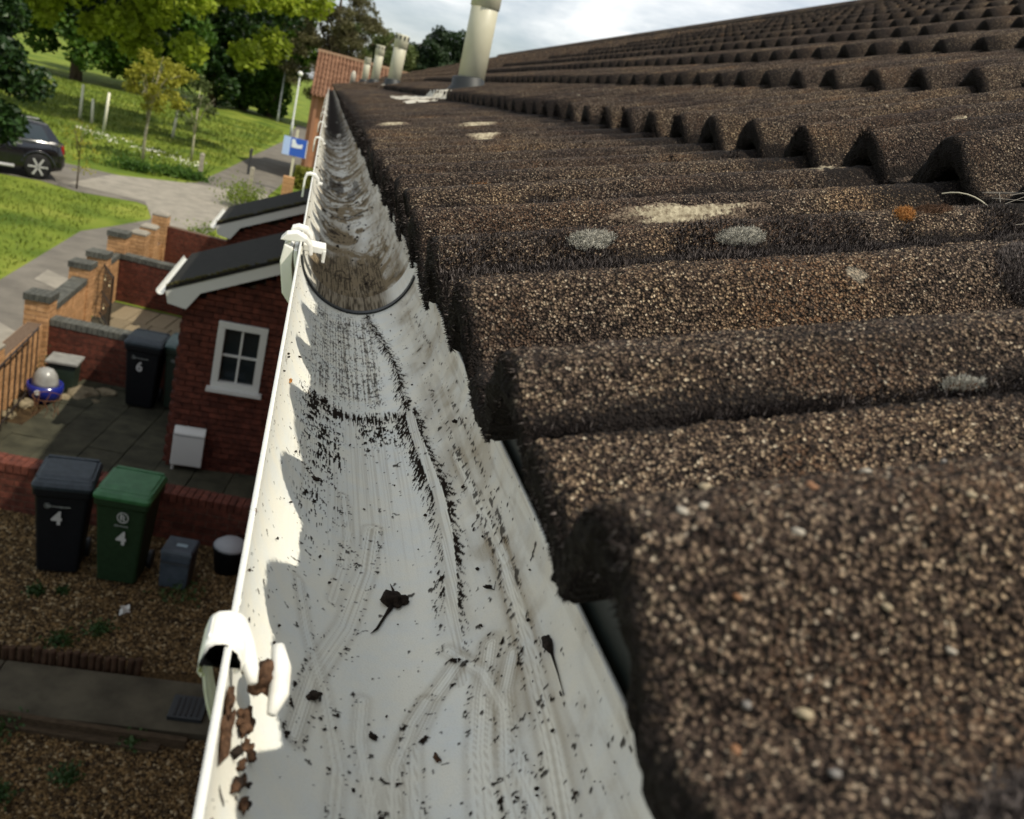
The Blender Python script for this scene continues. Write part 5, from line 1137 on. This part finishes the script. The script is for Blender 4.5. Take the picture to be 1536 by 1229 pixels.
# ------------------------------------------------------------------ the dark estate car on the lane
def suv(loc, rz):
    o = thing('parked_car', loc, 'black four-wheel-drive estate car parked on the lane behind the left tree', 'car', None, rz)
    M_PAINT = mat('black_paint', (.006, .007, .010), .16, .6); M_PAINT.node_tree.nodes['Principled BSDF'].inputs['Coat Weight'].default_value = .6
    M_TINT = mat('tinted_glass', (.02, .03, .035), .05, .9); M_CH = mat('chrome_trim', (.45, .45, .45), .35, .5, .2); M_TY = mat('tyre', (.012, .012, .012), .85)
    # body from cross-sections along x (front -2.35 .. rear 2.35): (x, half width, z bottom, z waist)
    S = [(-2.36, .72, .42, .78), (-2.28, .86, .30, .92), (-1.9, .93, .26, 1.02), (-1.1, .96, .26, 1.10), (0, .97, .26, 1.14), (1.2, .97, .26, 1.18), (2.05, .95, .28, 1.20), (2.30, .90, .34, 1.16), (2.38, .82, .46, .95)]
    V = []; F = []; n = 10
    for x, w_, zb, zt in S:
        for k, (a, b_) in enumerate([(-.90, 0), (-1, .12), (-1.0, .55), (-.97, .85), (-.88, 1.0), (.88, 1.0), (.97, .85), (1, .55), (1, .12), (.90, 0)]): V.append((x, a*w_, zb+b_*(zt-zb)))
    for i in range(len(S)-1):
        for k in range(n): F.append((i*n+k, i*n+(k+1) % n, (i+1)*n+(k+1) % n, (i+1)*n+k))
    F += [tuple(range(n)), tuple(range((len(S)-1)*n, len(S)*n))[::-1]]
    link('body', MB().add(V, F).mesh('body', M_PAINT, True, .02), o, local=True)
    G = [(-1.05, .86, 1.10, 1.14), (-.35, .80, 1.10, 1.66), (.1, .79, 1.12, 1.74), (1.2, .78, 1.14, 1.74), (1.85, .76, 1.15, 1.66), (2.22, .80, 1.15, 1.18)]
    V = []; F = []
    for x, w_, zb, zt in G: V += [(x, -w_-.05, zb), (x, -w_+.08*(zt-zb > .2), zt), (x, w_-.08*(zt-zb > .2), zt), (x, w_+.05, zb)]
    for i in range(len(G)-1):
        for k in range(4): F.append((i*4+k, i*4+(k+1) % 4, i*4+4+(k+1) % 4, i*4+4+k))
    F += [(0, 1, 2, 3), (23, 22, 21, 20)]
    link('cabin', MB().add(V, F).mesh('cabin', M_PAINT, False, .03), o, local=True)
    for s_ in (-1, 1):
        for x0, x1, x2, x3 in ((-.72, -.32, .20, .20), (.28, .28, 1.10, 1.10), (1.18, 1.18, 1.66, 1.92)):
            z0, z1 = 1.16, 1.60; yb, yt = .885, .80
            V = [(x0, s_*yb, z0), (x1, s_*yt, z1), (x2, s_*yt, z1), (x3, s_*yb, z0)]; V += [(x, y-s_*.012, z) for x, y, z in V]
            link('side_window', MB().add(V, [(0, 1, 2, 3), (4, 7, 6, 5), (0, 4, 5, 1), (1, 5, 6, 2), (2, 6, 7, 3), (3, 7, 4, 0)]).mesh('side_window', M_TINT), o, local=True)
        link('side_step', MB().tube([(-1.05, s_*1.0, .31), (.98, s_*1.0, .31)], .05, 8).mesh('side_step', M_CH, True), o, local=True)
        link('door_trim', MB().box((.1, s_*.965, 1.12), (2.9, .02, .05)).mesh('door_trim', mat('grey_trim', (.09, .10, .11), .35)), o, local=True)
        for x in (-.05, 1.05): link('door_handle', MB().box((x, s_*.985, 1.0), (.20, .03, .04)).mesh('door_handle', mat('dull_chrome', (.25, .25, .26), .3)), o, local=True)
        link('wing_mirror', MB().box((-.78, s_*1.05, 1.18), (.16, .22, .16)).mesh('wing_mirror', M_PAINT, False, .03), o, local=True)
        for x in (-.05, .5+.0): link('door_seam', MB().box((x+.27, s_*.962, .78), (.012, .03, .68)).mesh('door_seam', M_TY), o, local=True)
        link('vent_badge', MB().box((-1.0, s_*.965, .93), (.28, .02, .10)).mesh('vent_badge', mat('vent_grey', (.22, .22, .22), .4)), o, local=True)
        link('tail_lamp', MB().box((2.28, s_*.80, .98), (.10, .18, .26)).mesh('tail_lamp', mat('red_lens', (.25, .01, .01), .2), False, .02), o, local=True)
        link('headlight', MB().box((-2.26, s_*.70, .82), (.12, .30, .18)).mesh('headlight', mat('lens', (.6, .62, .62), .1), False, .02), o, local=True)
    link('arch', MB().tube([(1.62+.46*math.cos(a), -.955, .38+.46*math.sin(a)) for a in np.linspace(.05, math.pi-.05, 13)], .035, 6).mesh('arch', M_PAINT, True), o, local=True)
    link('roof_rail', MB().tube([(-.1, -.70, 1.78), (1.6, -.70, 1.78)], .018, 6).mesh('roof_rail', M_CH, True), o, local=True)
    for x in (-1.45, 1.62):
        for s_ in (-1, 1):
            wt = link('wheel', MB().lathe([(.24, -.13), (.36, -.13), (.385, -.10), (.385, .10), (.36, .13), (.24, .13)], n=26).mesh('wheel', M_TY, True), o, (x, s_*.86, .385), (R(90), 0, 0), local=True)
            rm = MB()
            for k in range(6):
                a = 2*math.pi*k/6; rm.box((.14*math.cos(a), .14*math.sin(a), -s_*-.135*-1), (.27, .055, .03), a)
            rm.lathe([(.225, -.02), (.255, -.02), (.255, .02), (.225, .02)], (0, 0, s_*.0-s_*-.0), 26).lathe([(.06, -.15), (.06, .15)], n=10)
            link('rim', rm.mesh('rim', M_CH, False), wt, (0, 0, 0), local=True)
            for k in range(6):
                pass
    return o
suv((-10.0, 30.1, .01), R(24))
# ------------------------------------------------------------------ trees
def crown(cl, n, size, m, parent=None, name='crown', shell=.45, tilt=.7, **k):
    """leaves gathered in clumps: cl = [(x, y, z, rx, ry, rz, weight)]"""
    cl = np.array(cl, float); w_ = cl[:, 6]/cl[:, 6].sum(); idx = rng.choice(len(cl), n, p=w_); d = rng.normal(size=(n, 3)); d /= np.linalg.norm(d, axis=1, keepdims=True)
    q = (shell+(1-shell)*rng.random(n))[:, None]; P = cl[idx, :3]+d*q*cl[idx, 3:6]
    return leafy(name, n, P, size, m, tilt, parent=parent, **k)
def clumps(c, R_, n, r0, r1, seed, flat=1.0, droop=0.0):
    rg = np.random.default_rng(seed); out = []
    for i in range(n):
        d = rg.normal(size=3); d /= np.linalg.norm(d); q = rg.random()**.45; r = r0+(r1-r0)*rg.random()
        out.append((c[0]+d[0]*R_[0]*q, c[1]+d[1]*R_[1]*q, c[2]+d[2]*R_[2]*q-droop*rg.random(), r, r, r*flat, r**2))
    return out
def trunk_mesh(o, pts, rad, m, limbs=(), name='trunk'):
    t_ = MB().tube(pts, rad, 9)
    tr = t_.build(name, m, o, smooth=True)
    for lb in limbs: MB().tube(lb[0], lb[1], 6).build('limb', m, tr, smooth=True)
    return tr
def tree(name, x, y, h, label, lm, R_, cz, n, size, ncl, r0, r1, seed, bark, group=None, tr=.25, limbs=7, cx=0, cy=0, flat=.8, shell=.35, droop=0, cat='tree'):
    o = thing(name, (x, y, 0), label, cat, group); rg = random.Random(seed); C_ = (x+cx, y+cy, cz)
    lb = []
    for i in range(limbs):
        a = rg.random()*6.28; z0 = h*(.3+.35*rg.random()); e = (x+cx+R_[0]*.75*math.cos(a), y+cy+R_[1]*.75*math.sin(a), cz+R_[2]*(rg.random()*1.2-.5)); m_ = ((x+e[0])/2, (y+e[1])/2, (z0+e[2])/2+.4)
        lb.append(([(x, y, z0), m_, e], [tr*.45, tr*.28, tr*.08]))
    trunk_mesh(o, [(x, y, 0), (x+.05*tr, y, h*.25), (x+cx*.4, y+cy*.4, h*.6), (x+cx, y+cy, h*.93)], [tr*1.25, tr, tr*.7, tr*.12], bark, lb)
    crown(clumps(C_, R_, ncl, r0, r1, seed, flat, droop), n, size, lm, o, shell=shell)
    return o
M_BARK = noisy('bark', (.06, .045, .03), (.13, .10, .07), 6, .95, .1, stretch=(1, 1, .25), bump=.8, bscale=20, bdist=.03)
LM_LIME = leafmat('lime_leaf', [(.12, .18, .014), (.30, .38, .03), (.50, .56, .08)], .55, clump=1.4)
LM_DARK = leafmat('dark_leaf', [(.008, .022, .006), (.018, .045, .010), (.045, .095, .018)], .25, .4, clump=1.2)
LM_MID = leafmat('mid_leaf', [(.022, .055, .008), (.06, .13, .015), (.14, .22, .03)], .4, clump=.6)
LM_PALE = leafmat('pale_spring_leaf', [(.07, .095, .03), (.12, .155, .05), (.20, .23, .085)], .4, clump=.4)
LM_OLIVE = leafmat('olive_bud', [(.075, .068, .030), (.12, .11, .048), (.18, .165, .075)], .3, clump=.4)
LM_GOLD = leafmat('golden_leaf', [(.18, .19, .02), (.32, .31, .035), (.46, .43, .06)], .45, clump=2)
LM_CONI = leafmat('dark_conifer', [(.010, .022, .010), (.020, .040, .014), (.035, .06, .02)], .15, clump=.5)
# near dark tree at the left edge
tree('broadleaf_tree', -8.75, 25.6, 8, 'dark leafy tree at the left edge whose trunk hides the car bonnet', LM_DARK, (1.35, 1.8, 2.7), 3.4, 14000, .17, 40, .35, .7, 11, M_BARK, tr=.17, cx=.0, droop=.3)
# big lime tree overhanging from above
tree('broadleaf_tree', -17.5, 50, 15, 'big bright lime-green tree overhanging the lawn at top left', LM_LIME, (9.2, 4.6, 4.0), 8.7, 30000, .32, 95, .55, 1.15, 12, M_BARK, tr=.35, cx=7.8, flat=.9, droop=1.0)
tree('broadleaf_tree', -21.5, 57, 16, 'shaded dark green tree close behind the bright lime-green one', LM_DARK, (10.5, 3.4, 4.4), 9.2, 26000, .38, 80, 1.0, 1.9, 13, M_BARK, tr=.4, cx=8.5)
# tall glossy evergreen in the middle distance
tree('evergreen_tree', -8.2, 99, 17, 'tall dense glossy green tree right of the top of the lawn', LM_MID, (5.4, 4.6, 8.4), 8.2, 46000, .46, 100, 1.1, 2.0, 14, M_BARK, tr=.5, shell=.55)
tree('evergreen_tree', -5.3, 97, 13, 'smaller dark green tree filling the gap behind the lamp posts', LM_MID, (1.8, 2.0, 5.6), 6.0, 14000, .38, 40, .6, 1.2, 15, M_BARK, tr=.3, shell=.55)
# belt of trees closing the lawn
belt = [(-14.5, 84, 14, LM_MID, 'green tree in the belt right behind the white stakes'), (-20, 82, 15, LM_MID, 'green tree in the belt at upper left behind the lawn'), (-27, 84, 16, LM_DARK, 'dark tree in the belt at the far left edge'), (-10.5, 92, 15, LM_DARK, 'dark tree in the belt behind the tall glossy one'), (-17.5, 92, 17, LM_DARK, 'tallest dark tree in the belt behind the stakes')]
for i, (x, y, h, lm, lab) in enumerate(belt): tree('belt_tree', x, y, h, lab, lm, (4.6, 3.5, h*.47), h*.52, 17000, .48, 60, 1.0, 2.0, 20+i, M_BARK, 'trees closing the far side of the lawn', tr=.4, shell=.5, limbs=4)
tree('bare_tree', -.2, 92, 15, 'brownish budding tree between the lamp posts and the far house', LM_OLIVE, (5.0, 3.0, 6.6), 8.4, 34000, .20, 130, .5, 1.0, 31, M_BARK, tr=.35, limbs=16, shell=.1)
tree('bare_tree', 3.6, 98, 11, 'pale olive budding tree above the roof of the far house', LM_PALE, (4.8, 3.0, 4.6), 7.6, 22000, .26, 90, .6, 1.2, 32, M_BARK, tr=.35, limbs=12, shell=.2)
tree('bare_tree', 7.0, 104, 10, 'small pale spring tree behind the second vent pipe', LM_PALE, (3.2, 3.0, 3.6), 7.2, 12000, .26, 60, .5, 1.0, 33, M_BARK, tr=.3, limbs=9, shell=.2)
tree('conifer', 10.4, 100, 11.5, 'dark rounded evergreen just left of the tall cream pipe', LM_CONI, (2.7, 2.4, 4.8), 8.4, 16000, .32, 60, .7, 1.2, 34, M_BARK, tr=.35, shell=.5)
tree('conifer', 13.4, 101, 11.6, 'dark rounded evergreen partly behind the tall cream pipe', LM_CONI, (2.9, 2.4, 4.6), 8.7, 16000, .32, 60, .7, 1.2, 35, M_BARK, tr=.35, shell=.5)
tree('conifer', 7.6, 103, 9, 'lower dark evergreen behind the vent pipes', LM_CONI, (2.2, 2.4, 3.6), 5.4, 9000, .32, 40, .7, 1.1, 36, M_BARK, tr=.3, shell=.5)
# saplings
sp = tree('sapling', -6.85, 39.4, 4.6, 'slender sapling with golden leaves in the middle of the lawn', LM_GOLD, (1.25, 1.1, 1.35), 3.3, 3400, .13, 60, .18, .36, 41, noisy('pale_bark', (.30, .27, .18), (.42, .38, .26), 8), tr=.055, limbs=10, cx=.35, shell=.1)
tree('sapling', -5.5, 43.5, 3.6, 'yellow-green sapling right behind the golden one', LM_PALE, (.9, .9, 1.3), 2.6, 1800, .13, 40, .15, .3, 42, noisy('pale_bark2', (.30, .28, .18), (.42, .40, .28), 8), tr=.05, limbs=7, shell=.1)
tree('sapling', -6.95, 29.7, 2.3, 'thin low sapling with sparse yellow leaves beside the car', LM_GOLD, (.62, .6, .95), 1.2, 600, .055, 40, .10, .2, 43, M_BARK, tr=.022, limbs=8, shell=.1)
def stake(x, y, h, lean, label):
    o = MB().lathe([(.075, 0), (.07, h*.6), (.06, h)], n=8).build('tree_stake', mat('pale_stake', (.68, .66, .52), .8), None, smooth=True, loc=(x, y, 0), rot=(0, lean, 0), label=label, cat='stake', group='pale stakes on the lawn')
stake(-12.15, 51.3, 1.75, R(1), 'thick white stake farthest left on the lawn')
stake(-10.15, 47.5, 1.9, R(3), 'leaning pale stake between the white stake and the golden sapling')
stake(-7.75, 52.6, 1.9, R(4), 'pale stake right of the golden sapling')
stake(-11.4, 50.6, 1.2, R(-2), 'short thin stake just right of the thick white stake')
# low shrubs and wild flowers along the lane
for i, (x, y, s_, lab) in enumerate([(-5.3, 37.2, .42, 'ragged green shrub along the top edge of the lane, leftmost'), (-4.75, 37.6, .36, 'ragged green shrub along the lane next to the short pale post'), (-6.6, 36.6, .45, 'spreading green shrub below the golden sapling')]):
    P = rng.normal(size=(1500, 3))*[s_*1.0, s_*.6, s_*.3]+[0, 0, s_*.4]; o = leafy('shrub', 1500, P, .10, LM_MID, loc=(x, y, 0)); o['label'] = lab; o['category'] = 'shrub'; o['group'] = 'shrubs along the lane'
# grass blades and daisies so the lawn is not a sheet
def blades(name, n, xr, yr, h, m, keep, label):
    x = rng.uniform(*xr, n); y = rng.uniform(*yr, n); k = keep(x, y); x, y = x[k], y[k]; n = len(x)
    P = np.stack([x, y, np.zeros(n)], -1); d = rng.normal(size=(n, 3))*[.5, .5, .1]+[0, 0, 1]; l = h*(.5+rng.random(n))
    V, T = spikes(P, d, l, l*.16); return link(name, mesh_np(name, V, None, T, m), kind='stuff', label=label, cat='grass')
LM_GR = leafmat('grass_blade', [(.08, .13, .014), (.155, .21, .022), (.26, .30, .04)], .4, clump=.35)
def on_lawn(x, y):
    a = ((x < -5.42) & (y < 28.9)) | ((x < -4.55) & (y > 26.2) & (y < 28.8)); b_ = (y > 36) & (x < -4.5+(y-38)*.05); c_ = a; return a | b_ | c_
blades('lawn_grass', 9000, (-14, -4.4), (12, 29), .09, LM_GR, on_lawn, 'short grass of the lawn beside the footpath')
blades('far_lawn_grass', 12000, (-24, -3), (35.5, 80), .20, LM_GR, on_lawn, 'longer grass of the green beyond the lane')
nd = 420; t_ = rng.random(nd); x = -11+6.3*t_; y = 45.5-4.6*t_+rng.normal(size=nd)*.35*(1+2*rng.random(nd)); P = np.stack([x, y, np.full(nd, .2)], -1); P = P[fbm(P[:, 0]*1.2, P[:, 1]*2, 3) > .42]
leafy('daisies', len(P), P, .09, mat('daisy_white', (.62, .62, .50)), .3, kind='stuff', label='line of small white flowers across the green', cat='flowers')
